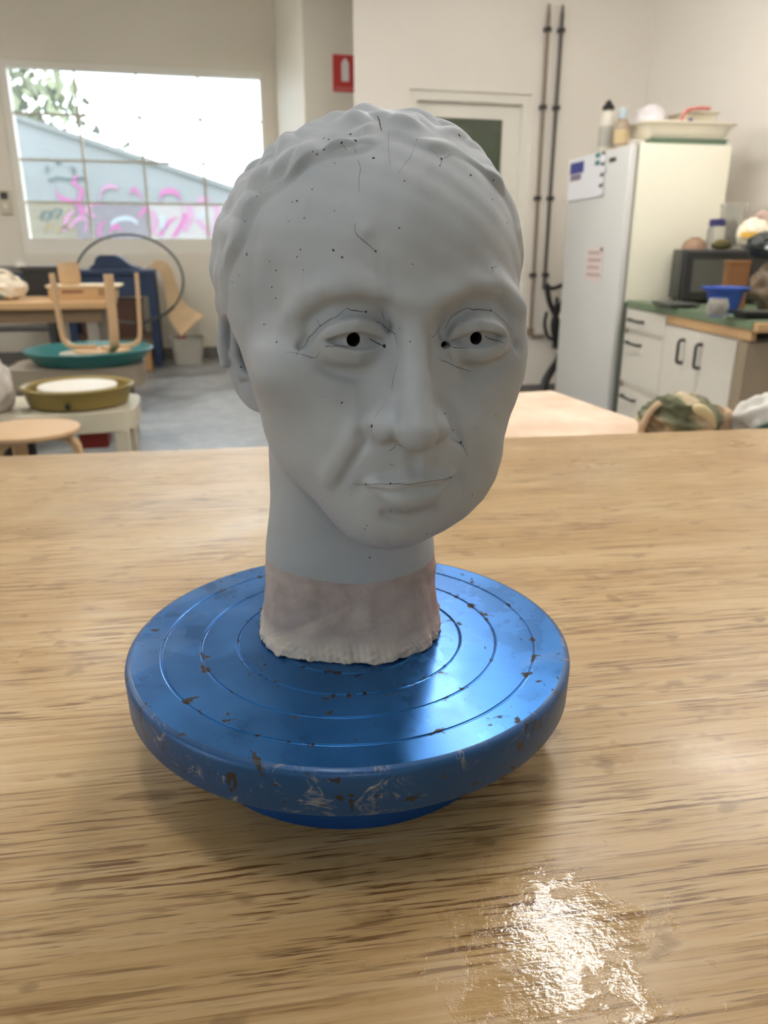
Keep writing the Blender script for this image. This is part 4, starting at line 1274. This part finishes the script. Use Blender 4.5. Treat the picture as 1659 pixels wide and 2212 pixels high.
def head_sdf(p):
    p = p.astype(np.float32)
    s, f, z = p[:, 0].copy(), p[:, 1].copy(), p[:, 2].copy()
    m = 4 + .05 * z
    u = s - m
    # skull, face mass, muzzle, chin
    d = ell(u, f, z, (-1, -8, 20), (85, 94, 86))
    face = ell(u, f, z, (3.5, 20, -27), (72, 65, 84))
    d = smin(d, face, 14)
    d = smin(d, ell(u, f, z, (1.5, 54, -68), (44, 40, 34)), 18)
    d = smin(d, ell(u, f, z, (-2, 66, -95), (25, 25, 19)), 22)
    d = smin(d, ell(u, f, z, (20, 60, -90), (20, 24, 18)), 14)
    d = smin(d, ell(u, f, z, (31, 44, -72), (34, 34, 36)), 16)
    # cheek bones and cheeks
    d = smin(d, ell(u, f, z, (-47, 48, -20), (23, 24, 19)), 16)
    d = smin(d, ell(u, f, z, (50, 46, -18), (25.5, 24, 36)), 16)
    d = d - 4.0 * gau(u, f, z, (-36, 70, -42), (17, 30, 16)) - 4.0 * gau(u, f, z, (38, 68, -42), (17, 30, 15))
    d = d - 2.5 * gau(u, f, z, (50, 46, -70), (20, 40, 24)) - 1.5 * gau(u, f, z, (-46, 46, -74), (16, 40, 20))
    d = d + 1.4 * gau(u, f, z, (-55, 40, -46), (12, 30, 18)) 
    # temples
    d = d + 3.0 * gau(u, f, z, (-60, 50, 18), (14, 20, 22)) + 2.0 * gau(u, f, z, (61, 48, 18), (14, 20, 22))
    # forehead planes and brows
    d = d - 1.6 * gau(u, f, z, (0, 84, 52), (38, 30, 22))
    bl = polyg(s, f, z, [(-50, 66, 9), (-38, 80, 20), (-20, 87, 19), (-6, 90, 11)], 8.5)
    br = polyg(s, f, z, [(70, 60, 10), (54, 74, 20), (34, 85, 20), (16, 90, 11)], 8.5)
    d = d - 3.6 * bl - 3.6 * br
    d = d - 1.5 * gau(s, f, z, (4, 88, 14), (9, 14, 9))
    d = d + 2.6 * polyg(s, f, z, [(-42, 70, 4), (-34, 76, 10), (-22, 82, 13), (-10, 84, 11)], 4.6) + 2.4 * polyg(s, f, z, [(60, 64, 5), (51, 72, 11), (40, 79, 13), (28, 83, 11)], 4.6)
    d = d + 2.6 * gau(s, f, z, (-9, 80, 7), (7, 14, 8)) + 2.6 * gau(s, f, z, (20, 80, 7), (7, 14, 8))
    # eye sockets
    for e in EYES:
        c = e['c']
        d = d + 7.4 * gau(s, f, z, (c[0] - 1 * e['sg'], 80, c[2] + 1.5), (19, 22, 12.5))
        d = d + 3.5 * gau(s, f, z, (c[0] - 15 * e['sg'], 80, c[2] + 4), (7, 16, 9))
        ball = np.sqrt((s - c[0]) ** 2 + (f - c[1]) ** 2 + (z - c[2]) ** 2) - 14.6
        x = (s - c[0]) / e['w']
        lift = .06 * (s - c[0]) * e['sg']
        q = np.clip(1 - x * x, -1, 1)
        up = z - (c[2] - .5 + lift + e['hu'] * q)
        lo = (c[2] - .5 + lift - e['hl'] * q) - z
        openg = np.maximum(up, lo)
        lid = np.sqrt(((s - c[0]) / 1.18) ** 2 + (f - c[1]) ** 2 + ((z - c[2] - .5) / 1.0) ** 2) - 18.0
        lid = smax(lid, -(openg + .3), 2.0)
        d = smin(d, ball, 2.0)
        d = smin(d, lid, 2.6)
        # puffy lower lid, crease above the upper lid, bag under the eye
        d = d - 2.9 * polyg(s, f, z, [(c[0] - 14, 75, c[2] - 5.5), (c[0], 81, c[2] - 8.5), (c[0] + 14, 75, c[2] - 5.5)], 3.6)
        d = d + 3.9 * polyg(s, f, z, [(c[0] + 26 * e['sg'], 66, c[2] - 6), (c[0] + 19 * e['sg'], 73, c[2] + 4), (c[0] + 9 * e['sg'], 80, c[2] + 12.5), (c[0] - 3 * e['sg'], 82, c[2] + 15), (c[0] - 12 * e['sg'], 80, c[2] + 11), (c[0] - 18 * e['sg'], 76, c[2] + 3)], 2.7)
        d = d - 2.6 * polyg(s, f, z, [(c[0] + 22 * e['sg'], 67, c[2] - 5), (c[0] + 13 * e['sg'], 77, c[2] + 5), (c[0], 82, c[2] + 9.5), (c[0] - 11 * e['sg'], 79, c[2] + 6)], 3.6)
        d = d + 2.3 * polyg(s, f, z, [(c[0] - 16, 72, c[2] - 14), (c[0], 78, c[2] - 17.5), (c[0] + 16, 72, c[2] - 14)], 4.2)
    # nose
    nose = chain(s, f, z, [(4.8, 82, 9, 6.0), (4.6, 86, -6, 6.6), (3.8, 92.5, -22, 7.4), (2.8, 99.5, -38, 8.8), (2.4, 102.5, -44, 9.8)], 1.2)
    d = smin(d, chain(s, f, z, [(4.2, 76, 4, 6.0), (3.6, 78, -18, 10.5), (2.4, 82, -38, 15.0), (2.2, 83, -42, 15.0)], 1.5), 10)
    d = smin(d, nose, 4.0)
    d = smin(d, ell(s, f, z, (-11.0, 89.5, -44.5), (7.3, 10.5, 7.6)), 4.6)
    d = smin(d, ell(s, f, z, (14.5, 89.5, -45.5), (7.3, 10.5, 7.6)), 4.6)
    d = d + .9 * gau(s, f, z, (-8.0, 95, -53), (4.0, 6, 2.6)) + .9 * gau(s, f, z, (12.5, 95, -54), (4.0, 6, 2.6))
    d = d + 2.4 * polyg(s, f, z, [(-15, 88, -30), (-21, 87, -38), (-21.5, 88, -48)], 3.0)
    d = d + 2.2 * polyg(s, f, z, [(19, 88, -33), (25, 86, -40), (26, 87, -49)], 3.0)
    # folds from the nose to the mouth corners
    d = d + 2.2 * polyg(s, f, z, [(-17.5, 90, -46), (-20, 88, -52), (-24.5, 86, -60), (-28.5, 84, -68), (-31, 82, -74)], 2.5)
    d = d + 2.3 * polyg(s, f, z, [(24, 88, -46), (29, 85, -54), (34, 80, -63), (36, 77, -72)], 2.7)
    d = d - 2.6 * polyg(s, f, z, [(-24, 86, -45), (-28, 84, -54), (-33, 80, -64), (-37, 77, -72)], 5.5) - 1.8 * polyg(s, f, z, [(36, 80, -48), (43, 74, -60)], 6)
    d = smin(d, ell(s, f, z, (2, 84, -59), (19, 11.5, 11)), 6)
    # lips
    # each lip half follows the curve of the teeth
    xm = (s - 3.0) / 23.0
    arc = 96.0 - 11.5 * xm * xm                        # forward position along the mouth
    lipz = -73.4 + 1.0 * xm + .8 * np.cos(xm * 6.0) * .6
    bow = 7.2 - 4.6 * np.abs(xm) ** 1.3 - 1.2 * np.exp(-(xm / .12) ** 2) + .5 * np.exp(-((np.abs(xm) - .25) / .14) ** 2)
    bow = np.maximum(bow, .8)
    fall = sstep(1.12, .80, np.abs(xm))
    d = d - fall * 7.0 * np.exp(-((z - lipz - bow * .52) / (bow * .62 + .6)) ** 2) * np.exp(-((f - arc + 5) / 14) ** 2)
    xl = (s - 2.8) / 18.5
    dep = np.maximum(11.5 - 8.5 * xl * xl, 1.0)
    d = d - sstep(1.15, .6, np.abs(xl)) * 11.0 * np.exp(-(np.abs(z - lipz + dep * .50) / (dep * .50)) ** 2.1) * np.exp(-((f - arc + 5) / 14) ** 2)
    d = d + fall * 2.6 * np.exp(-((z - lipz) / 1.5) ** 2) * np.exp(-((f - arc + 5) / 14) ** 2)
    d = d + 1.6 * gau(s, f, z, (-22, 84, -75), (4, 8, 4)) + 1.6 * gau(s, f, z, (28, 84, -73), (4, 8, 4))
    d = d + .9 * gau(s, f, z, (2, 97, -59), (3.2, 8, 4.5)) - .5 * gau(s, f, z, (-4, 97, -60), (2.6, 8, 4.5)) - .5 * gau(s, f, z, (8, 97, -60), (2.6, 8, 4.5))
    d = d + 2.6 * polyg(s, f, z, [(-9, 90, -88), (2, 92, -90), (13, 90, -88)], 4.2)
    # lumps left by the hand
    d = d + .45 * np.sin(s * .11 + 1.3) * np.sin(f * .10 + z * .06) * np.cos(z * .09 + .4)
    d = d + .25 * np.sin(s * .23 + z * .17) * np.cos(z * .21 - f * .15)
    d = d - 2.0 * gau(s, f, z, (-17.5, 85, 46), (4.0, 8, 4.2))
    # hair: short wavy locks
    hm = hair_mask(s, f, z)
    near = hm > .01
    if near.any():
        add = np.zeros_like(d)
        q = p[near]
        acc = np.zeros(len(q), np.float32)
        for c, t, rw, rl, a in LOCKS:
            v = q - c
            r2 = (v * v).sum(1)
            w = np.flatnonzero(r2 < (1.7 * rl) ** 2)
            if len(w) == 0:
                continue
            al = v[w] @ t
            pr = r2[w] - al * al
            acc[w] = np.maximum(acc[w], a * np.exp(-(al / rl) ** 2 - pr / (rw * rw)))
        add[near] = (1.0 + 5.2 * acc) * hm[near]
        add += (3.5 * gau(s, f, z, (92, -2, 34), (16, 22, 20)) + 2.8 * gau(s, f, z, (-84, -2, 46), (20, 45, 24))) * hm
        d = d - add
    d = d + 7.0 * gau(s, f, z, (-76, -8, -20), (13, 18, 24))
    # ears
    d = smin(d, ear_d(s, f, z, -1), 3.0)
    d = smin(d, ear_d(s, f, z, 1), 3.0)
    # neck, upright on the wheel
    X = float(HO[0] * 1000) + s * float(HS[0]) + f * float(HN[0])
    Yw = float(HO[1] * 1000) + s * float(HS[1]) + f * float(HN[1])
    H = z + 200.0
    fl = 1 + .06 * sstep(40, 0, H) + .02 * np.sin(X * .09) * sstep(30, 0, H)
    hw = 54.5 * fl - 4.5 * sstep(50, 95, H)
    xx, yy = np.abs(X - .5) / hw, np.abs(Yw - 24 - .10 * np.clip(H - 60, 0, 80)) / (56.0 * fl)
    rr = (xx ** 2.7 + yy ** 2.7) ** (1 / 2.7)
    nk = (rr - 1) * 54
    nk = np.maximum(nk, H - 150)
    # ragged hand-torn foot of the bare clay
    rag = sstep(15, 4, H)
    nk = nk - rag * (1.9 + .8 * wob(X, Yw, H, 16) + .35 * wob(X, Yw, H * 1.5, 5))
    nk = nk - sstep(50, 46, H) * (.45 + .55 * wob(X, Yw, H, 22))
    nk = nk + 1.3 * np.exp(-((X + 20 - (H - 25) * 1.6) / 6) ** 2 - ((H - 22) / 14) ** 2) * (Yw < 10)
    d = smin(d, nk, np.where(H < 60, .1, 12.0))
    d = np.maximum(d, -(H - .4 - .5 * wob(X, Yw, H * 0, 12)))
    # hollow: pupils open into the empty inside
    for e in EYES:
        hx, hz = e['pc']
        c = np.sqrt((s - hx) ** 2 + ((z - hz) / 1.06) ** 2) - e['pr']
        c = np.maximum(c, 62 - f)
        d = smax(d, -c, .5)
        d = np.maximum(d, -(np.sqrt((s - hx) ** 2 + (f - 60) ** 2 + (z - hz) ** 2) - 12.5))
    c = np.maximum((np.sqrt(((s - 23.2) / 2.7) ** 2 + ((z + 7.4) / 1.6) ** 2) - 1) * 1.9, 56 - f)
    d = smax(d, -c, .4)
    return d


def head_grad(p, h=.35):
    g = np.empty_like(p)
    for k in range(3):
        e = np.zeros(3)
        e[k] = h
        g[:, k] = (head_sdf(p + e) - head_sdf(p - e)) / (2 * h)
    return g


def sculpt(h=1.15):
    lo = np.array([-104., -122., -201.5])
    hi = np.array([112., 122., 124.])
    R = 4
    nc = np.ceil((hi - lo) / (h * R)).astype(int)
    gx = [lo[k] + np.arange(nc[k] + 1) * h * R for k in range(3)]
    G = np.stack(np.meshgrid(*gx, indexing='ij'), -1)
    dc = head_sdf(G.reshape(-1, 3)).reshape(G.shape[:3])
    act = np.abs(dc) < h * R * 1.4
    cell = np.zeros(nc, bool)
    for i in (0, 1):
        for j in (0, 1):
            for k in (0, 1):
                cell |= act[i:i + nc[0], j:j + nc[1], k:k + nc[2]]
    nf = nc * R + 1
    D = np.repeat(np.repeat(np.repeat(dc, R, 0), R, 1), R, 2)[:nf[0], :nf[1], :nf[2]].copy()
    need = np.zeros(nf, bool)
    fc = np.repeat(np.repeat(np.repeat(cell, R, 0), R, 1), R, 2)
    for i in (0, 1):
        for j in (0, 1):
            for k in (0, 1):
                need[i:i + fc.shape[0], j:j + fc.shape[1], k:k + fc.shape[2]] |= fc
    idx = np.argwhere(need)
    vals = np.empty(len(idx))
    for a in range(0, len(idx), 200000):
        vals[a:a + 200000] = head_sdf(lo + idx[a:a + 200000] * h)
    D[need] = vals
    ins = D < 0
    # surface nets
    n = nf - 1
    cnt = np.zeros(n, np.int8)
    for i in (0, 1):
        for j in (0, 1):
            for k in (0, 1):
                cnt += ins[i:i + n[0], j:j + n[1], k:k + n[2]]
    mixed = (cnt > 0) & (cnt < 8) & fc
    cid = -np.ones(n, np.int64)
    cells = np.argwhere(mixed)
    cid[mixed] = np.arange(len(cells))
    acc = np.zeros((len(cells), 3))
    num = np.zeros(len(cells))
    ci, cj, ck = cells.T
    for ax in range(3):
        for b in (0, 1):
            for c in (0, 1):
                o0 = [0, 0, 0]
                o0[(ax + 1) % 3], o0[(ax + 2) % 3] = b, c
                o1 = list(o0)
                o1[ax] = 1
                d0 = D[ci + o0[0], cj + o0[1], ck + o0[2]]
                d1 = D[ci + o1[0], cj + o1[1], ck + o1[2]]
                m = (d0 < 0) != (d1 < 0)
                t = np.where(m, d0 / np.where(m, d0 - d1, 1), 0)
                q = np.tile(np.array(o0, float), (len(cells), 1))
                q[:, ax] += t
                acc[m] += q[m]
                num[m] += 1
    V = lo + (cells + acc / num[:, None]) * h
    faces = []
    for ax in range(3):
        a1, a2 = (ax + 1) % 3, (ax + 2) % 3
        sl0 = [slice(1, n[k]) for k in range(3)]
        sl0[ax] = slice(0, n[ax])
        sl1 = list(sl0)
        sl1[ax] = slice(1, n[ax] + 1)
        e0, e1 = ins[tuple(sl0)], ins[tuple(sl1)]
        w = np.argwhere(e0 != e1)
        base = w.copy()
        for k in range(3):
            if k != ax:
                base[:, k] += 1
        flip = e0[tuple(w.T)]
        quad = []
        for (b, c) in ((0, 0), (1, 0), (1, 1), (0, 1)):
            q = base.copy()
            q[:, a1] -= b
            q[:, a2] -= c
            quad.append(cid[tuple(q.T)])
        quad = np.stack(quad, 1)
        ok = (quad >= 0).all(1)
        quad, flip = quad[ok], flip[ok]
        quad[flip] = quad[flip][:, ::-1]
        faces.append(quad)
    Fq = np.concatenate(faces)
    for _ in range(2):
        g = head_grad(V)
        d = head_sdf(V)
        V = V - np.clip(d / np.maximum((g * g).sum(1), .3), -1.0, 1.0)[:, None] * g
    g = head_grad(V, .5)
    return V, Fq, g / (np.linalg.norm(g, axis=1, keepdims=True) + 1e-9)


def head_world(q):
    q = np.asarray(q) / 1000.0
    return HO + q[..., 0:1] * HS + q[..., 1:2] * HN + q[..., 2:3] * np.array([0, 0, 1.0])


HV, HF, HNRM = sculpt()
HW = head_world(HV)
HNW = HNRM[:, 0:1] * HS + HNRM[:, 1:2] * HN + HNRM[:, 2:3] * np.array([0, 0, 1.0])
BUST = empty('sculpted_head', (0, 0, PLATE_Z), 0, 'pale grey sculpted portrait head with wavy hair and pierced pupils on the blue wheel', 'sculpture')


def plaster_white():
    k = NT('pale grey slip')
    v = k.coord()
    n1 = k.noise(v, 14, 4, .6)
    c = k.ramp(n1, [(.3, srgb(162, 167, 173)), (.7, srgb(176, 180, 185))])
    st = k.noise(k.coord((70, 70, 6)), 1.0, 2, .5)
    c = k.mix(k.math('MULTIPLY', k.ramp(st, [(.60, 0), (.72, 1)]), .14), c, srgb(130, 134, 139))
    k.set(color=c, rough=.62, spec=.3)
    k.bump(k.noise(v, 420, 4, .6), .10, .0006)
    return k.m


def bare_clay():
    k = NT('bare pinkish clay')
    v = k.coord()
    n1 = k.noise(v, 26, 5, .65)
    c = k.ramp(n1, [(.3, srgb(158, 146, 142)), (.55, srgb(182, 169, 163)), (.75, srgb(200, 190, 182))])
    st = k.noise(k.coord((60, 60, 9), loc=(1, 4, 0)), 1.0, 3, .6)
    msk = k.noise(k.coord(loc=(2, 2, 5)), 11, 2, .5)
    c = k.mix(k.math('MULTIPLY', k.math('MULTIPLY', k.ramp(st, [(.55, 0), (.7, 1)]), k.ramp(msk, [(.5, 0), (.62, 1)])), .75), c, srgb(186, 128, 120))
    dk = k.noise(k.coord((1, 1, 2.2), rot=(0, .5, .2), loc=(7, 0, 0)), 24, 3, .6)
    c = k.mix(k.math('MULTIPLY', k.ramp(dk, [(.58, 0), (.72, 1)]), .3), c, srgb(140, 130, 124))
    sp_ = k.t.nodes.new('ShaderNodeSeparateXYZ')
    k.l(v, sp_.inputs[0])
    lip = k.math('ADD', sp_.outputs[2], k.math('MULTIPLY', k.math('SUBTRACT', n1, .5), .02))
    c = k.mix(k.ramp(k.math('MULTIPLY', lip, 25.0), [(.12, .8), (.42, 0)]), c, srgb(214, 203, 190))
    pk = k.math('MULTIPLY', k.ramp(k.math('MULTIPLY', sp_.outputs[0], 10.0), [(.44, 0), (.53, 1)]), k.ramp(st, [(.4, .2), (.6, .9)]))
    c = k.mix(k.math('MULTIPLY', pk, .7), c, srgb(188, 128, 122))
    k.set(color=c, rough=.85, spec=.2)
    k.bump(k.math('ADD', k.noise(v, 330, 5, .7), k.noise(v, 90, 3, .6)), .35, .0012)
    return k.m


M_SLIP, M_BARE = plaster_white(), bare_clay()
M_INNER = plain('shade-darkened inner clay', srgb(52, 28, 26), .9)  # reddish raw clay with the cavity's shade put into its colour
BANDF = lambda s_, f_: 51 + 5.0 * ((s_ + 11) / 55) ** 2 + .5 * np.sin(s_ * .11) + .35 * np.sin(f_ * .17 + s_ * .05)
# split the surface by look: bare stub, hair, ears, the slip-covered rest
fc = HV[HF].mean(1)
Hh = fc[:, 2] + 200
band = BANDF(fc[:, 0], fc[:, 1])
hmv = hair_mask(*fc.T.astype(np.float64))
e1, e2 = ear_d(fc[:, 0], fc[:, 1], fc[:, 2], -1), ear_d(fc[:, 0], fc[:, 1], fc[:, 2], 1)
inner = np.zeros(len(fc), bool)
for e in EYES:
    hx, hz = e['pc']
    rr = np.sqrt((fc[:, 0] - hx) ** 2 + (fc[:, 2] - hz) ** 2)
    inner |= (rr < e['pr'] + .6) & (fc[:, 1] < 78.2) & (fc[:, 1] > 40)
    inner |= np.sqrt((fc[:, 0] - hx) ** 2 + (fc[:, 1] - 60) ** 2 + (fc[:, 2] - hz) ** 2) < 13.2
nf_ = HNRM[HF].mean(1)[:, 1]
el_ = ((fc[:, 0] - 23.2) / 3.5) ** 2 + ((fc[:, 2] + 7.4) / 2.3) ** 2 < 1
inner |= el_ & (fc[:, 1] > 40) & (fc[:, 1] < 71.5)
lab = np.zeros(len(fc), int)
lab[hmv > .5] = 2
lab[e1 < .9] = 3
lab[e2 < .9] = 4
lab[Hh < band] = 1
lab[inner] = 5
# give the slip line a clean edge: corners shared by both sides slide onto it
bv = np.intersect1d(HF[lab == 1], HF[lab == 0])
HW[bv, 2] = PLATE_Z + BANDF(HV[bv, 0], HV[bv, 1]) / 1000
for li, nm, mt, lb in ((0, 'face_and_neck', M_SLIP, None), (1, 'bare_clay_neck', M_BARE, 'bare pinkish unglazed stub of the neck with a ragged foot'), (2, 'hair', M_SLIP, None), (3, 'ear', M_SLIP, None), (4, 'ear', M_SLIP, None), (5, 'eye_hollow', M_INNER, 'dark hollow behind the pierced pupils')):
    sel = HF[lab == li]
    if not len(sel):
        continue
    used, inv = np.unique(sel, return_inverse=True)
    me = bpy.data.meshes.new(nm)
    vs = HW[used] - np.array([0, 0, PLATE_Z])
    me.from_pydata(vs.tolist(), [], inv.reshape(-1, 4).tolist())
    me.materials.append(mt)
    me.shade_smooth()
    me.update()
    me.normals_split_custom_set_from_vertices(HNW[used].tolist())
    o = bpy.data.objects.new(nm, me)
    COL.objects.link(o)
    o.parent = BUST
    if lb:
        o['label'] = lb
# ------------------------------------------------------------------ pinholes and fine cracks in the slip
from mathutils.bvhtree import BVHTree
BV = BVHTree.FromPolygons(HW.tolist(), HF.tolist())


def on_head(px, py):
    o_ = Vector(CAM)
    d = (A(px, py, .4) - o_).normalized()
    h = BV.ray_cast(o_, d)
    return (h[0], h[1]) if h[0] is not None else (None, None)


M_CRACK = plain('crack dark', srgb(62, 58, 56), .9)
M_PIT = plain('pinhole dark', srgb(40, 36, 36), .9)
M_PITG = plain('pinhole grey', srgb(108, 104, 102), .9)
Z6 = lambda x, y: (430 + x / 2.2726, 200 + y / 2.2726)
Z7 = lambda x, y: (540 + x / 2.676, 600 + y / 2.676)
ZL = lambda x, y: (640 + x / 6.38, 620 + y / 6.38)
ZR = lambda x, y: (880 + x / 6.38, 620 + y / 6.38)
pits = [Z6(x, y) + (r,) for x, y, r in [(612, 224, 6), (636, 230, 5), (743, 204, 7), (768, 234, 7), (700, 246, 5), (614, 280, 5), (580, 303, 4), (557, 290, 3), (666, 347, 3), (856, 321, 7), (1069, 232, 4), (1278, 210, 7), (1190, 325, 7), (1182, 358, 4), (1334, 405, 7), (1445, 430, 5), (1008, 433, 4), (555, 475, 4), (481, 532, 5), (458, 537, 3), (301, 489, 3), (283, 510, 3), (138, 588, 4), (225, 632, 3), (438, 632, 3), (516, 616, 5), (983, 664, 4), (1440, 525, 4), (1512, 640, 4), (659, 774, 6), (702, 808, 7), (867, 779, 5), (498, 770, 4), (481, 806, 4), (512, 871, 3), (234, 794, 8), (345, 828, 3), (378, 873, 4), (357, 955, 4), (376, 1010, 4), (162, 931, 5), (198, 897, 3), (318, 1138, 4), (325, 1138, 3), (381, 1225, 5), (1480, 817, 3), (1048, 842, 3), (1438, 860, 4), (1037, 1223, 4), (985, 1158, 3), (594, 1144, 4), (820, 1076, 5), (911, 1245, 8), (1300, 1118, 3), (1432, 1069, 5), (878, 1130, 4), (665, 580, 3), (155, 1205, 4), (205, 1347, 4)]]
pits += [Z7(x, y) + (r * .85,) for x, y, r in [(531, 722, 6), (418, 689, 3), (703, 858, 9), (1128, 786, 8), (1174, 881, 4), (1220, 950, 6), (669, 1195, 6), (812, 1190, 6), (1160, 1155, 8), (433, 1210, 4), (415, 1286, 4), (582, 1256, 3), (809, 1358, 3), (676, 1432, 4), (664, 1452, 4), (1020, 1480, 5), (1286, 1253, 6), (1421, 793, 4), (1451, 853, 3), (1299, 868, 3), (205, 742, 3), (602, 1382, 3), (811, 1078, 3), (692, 1617, 5)]]
mb, mbg = MB(), MB()
rp = random.Random(2)
for i, (x, y, r) in enumerate(pits):
    h, n = on_head(x, y)
    if h is None:
        continue
    rad = r / 2.2726 * .5 * (h - Vector(CAM)).length / FPX * 2.6
    t = n.orthogonal().normalized()
    b = n.cross(t)
    el = .75 + .5 * rp.random()
    c = h + n * .00012
    vs = [c + n * .0001] + [c + t * math.cos(a) * rad * el + b * math.sin(a) * rad / el - n * .0002 for a in [k_ * math.pi / 4 for k_ in range(8)]]
    vs = [Vector(v) - Vector(BUST.location) for v in vs]
    (mb if (r >= 3 and i % 5) else mbg).add(vs, [(0, 1 + k_, 1 + (k_ + 1) % 8) for k_ in range(8)])
tag(mb.build('pinholes', M_PIT, BUST), kind='stuff')
tag(mbg.build('faint_pinholes', M_PITG, BUST), kind='stuff')
cracks = [(ZL, .35, [(0, 945), (40, 870), (110, 820), (150, 760), (165, 700), (230, 650), (330, 540), (455, 455), (540, 420), (600, 375), (695, 285)]), (ZL, .5, [(700, 285), (750, 320), (830, 325), (880, 340), (960, 342)]),
          (ZL, .35, [(1100, 490), (1130, 490), (1190, 520), (1250, 570), (1290, 610), (1350, 635), (1370, 680), (1385, 730), (1390, 800)]), (ZL, .45, [(400, 825), (430, 815), (480, 815)]), (ZL, .45, [(485, 830), (570, 812), (640, 815), (710, 825)]),
          (ZL, .7, [(1010, 705), (1060, 745), (1130, 780), (1165, 803), (1215, 805)]), (ZL, .22, [(330, 870), (310, 930), (270, 970), (210, 980), (150, 960), (80, 935)]), (ZL, .2, [(280, 440), (310, 500), (330, 540)]), (ZL, .2, [(1190, 300), (1190, 380), (1220, 460)]),
          (ZR, .3, [(310, 655), (345, 685), (380, 650), (410, 600), (435, 545)]), (ZR, .35, [(510, 585), (550, 520), (590, 430), (680, 360), (770, 310), (850, 285)]), (ZR, .6, [(850, 285), (890, 315), (980, 310), (1060, 318), (1140, 332)]), (ZR, .3, [(1150, 325), (1220, 380), (1310, 450), (1390, 530), (1440, 610)]),
          (ZR, .5, [(1060, 670), (1110, 705), (1200, 735), (1320, 770)]), (ZR, .4, [(615, 815), (640, 838), (740, 842), (830, 853)]), (ZR, .35, [(430, 990), (480, 1020), (530, 1030), (640, 1085), (720, 1115), (800, 1140), (880, 1163)]), (ZR, .2, [(565, 905), (590, 980), (600, 1030)]),
          (Z6, .7, [(875, 115), (885, 140), (890, 165), (897, 190)]), (Z6, .5, [(905, 60), (920, 80), (935, 105)]), (Z6, .22, [(780, 330), (792, 370), (785, 430), (788, 490)]), (Z6, .3, [(765, 640), (770, 690), (800, 720), (840, 755), (867, 779)]),
          (Z6, .25, [(1440, 860), (1465, 852)]), (Z6, .2, [(1440, 860), (1440, 890)]), (Z6, .3, [(1190, 325), (1185, 358)]), (Z6, .2, [(1130, 270), (1170, 310), (1190, 325)]), (Z6, .2, [(1240, 300), (1220, 315), (1195, 325)]), (Z6, .2, [(760, 270), (775, 300)]), (Z6, .2, [(705, 255), (725, 285)]),
          (Z6, .16, [(930, 190), (930, 280), (938, 360)]), (Z6, .16, [(1060, 250), (1040, 310), (1010, 350), (975, 400)]), (Z7, .3, [(845, 960), (830, 985), (800, 1000)]), (Z7, .2, [(770, 740), (740, 780), (715, 820)]), (Z7, .18, [(850, 500), (825, 600), (820, 650)]),
          (Z7, .3, [(600, 1190), (669, 1195), (730, 1193), (812, 1192), (870, 1190), (915, 1196), (980, 1185), (1050, 1175), (1120, 1165), (1160, 1155)]), (Z7, .3, [(850, 1335), (890, 1355), (930, 1350), (970, 1337)]), (Z7, .2, [(809, 1358), (825, 1325)]), (Z7, .2, [(812, 1078), (840, 1085)]),
          (Z7, .25, [(850, 960), (900, 985), (950, 1000), (1010, 1020)]), (Z7, .25, [(1175, 935), (1220, 960), (1245, 1000), (1255, 1040)]), (Z7, .2, [(205, 430), (290, 440), (370, 465)])]
mb = MB()
for zf, w, pts in cracks:
    q = [Vector((*zf(*p), 0)) for p in pts]
    q = smooth_path(q, 6)
    hs = []
    for p in q:
        jx, jy = (rp.random() - .5) * .8, (rp.random() - .5) * .8
        h, n = on_head(p.x + jx, p.y + jy)
        if h is not None and (not hs or (h - hs[-1][0]).length < .006):
            hs.append((h, n))
    if len(hs) < 3:
        continue
    vs, fs = [], []
    N_ = len(hs)
    for i, (h, n) in enumerate(hs):
        t = (hs[min(i + 1, N_ - 1)][0] - hs[max(i - 1, 0)][0]).normalized()
        s = n.cross(t).normalized()
        ww = w * .00078 * .5 * (.55 + .45 * math.sin(math.pi * (i + .5) / N_)) * (.8 + .4 * rp.random())
        for k_ in (-1, 1):
            vs.append(h + n * .00013 + s * ww * k_ - Vector(BUST.location))
    for i in range(N_ - 1):
        fs.append((2 * i, 2 * i + 1, 2 * i + 3, 2 * i + 2))
    mb.add(vs, fs)
tag(mb.build('cracks', M_CRACK, BUST), kind='stuff')
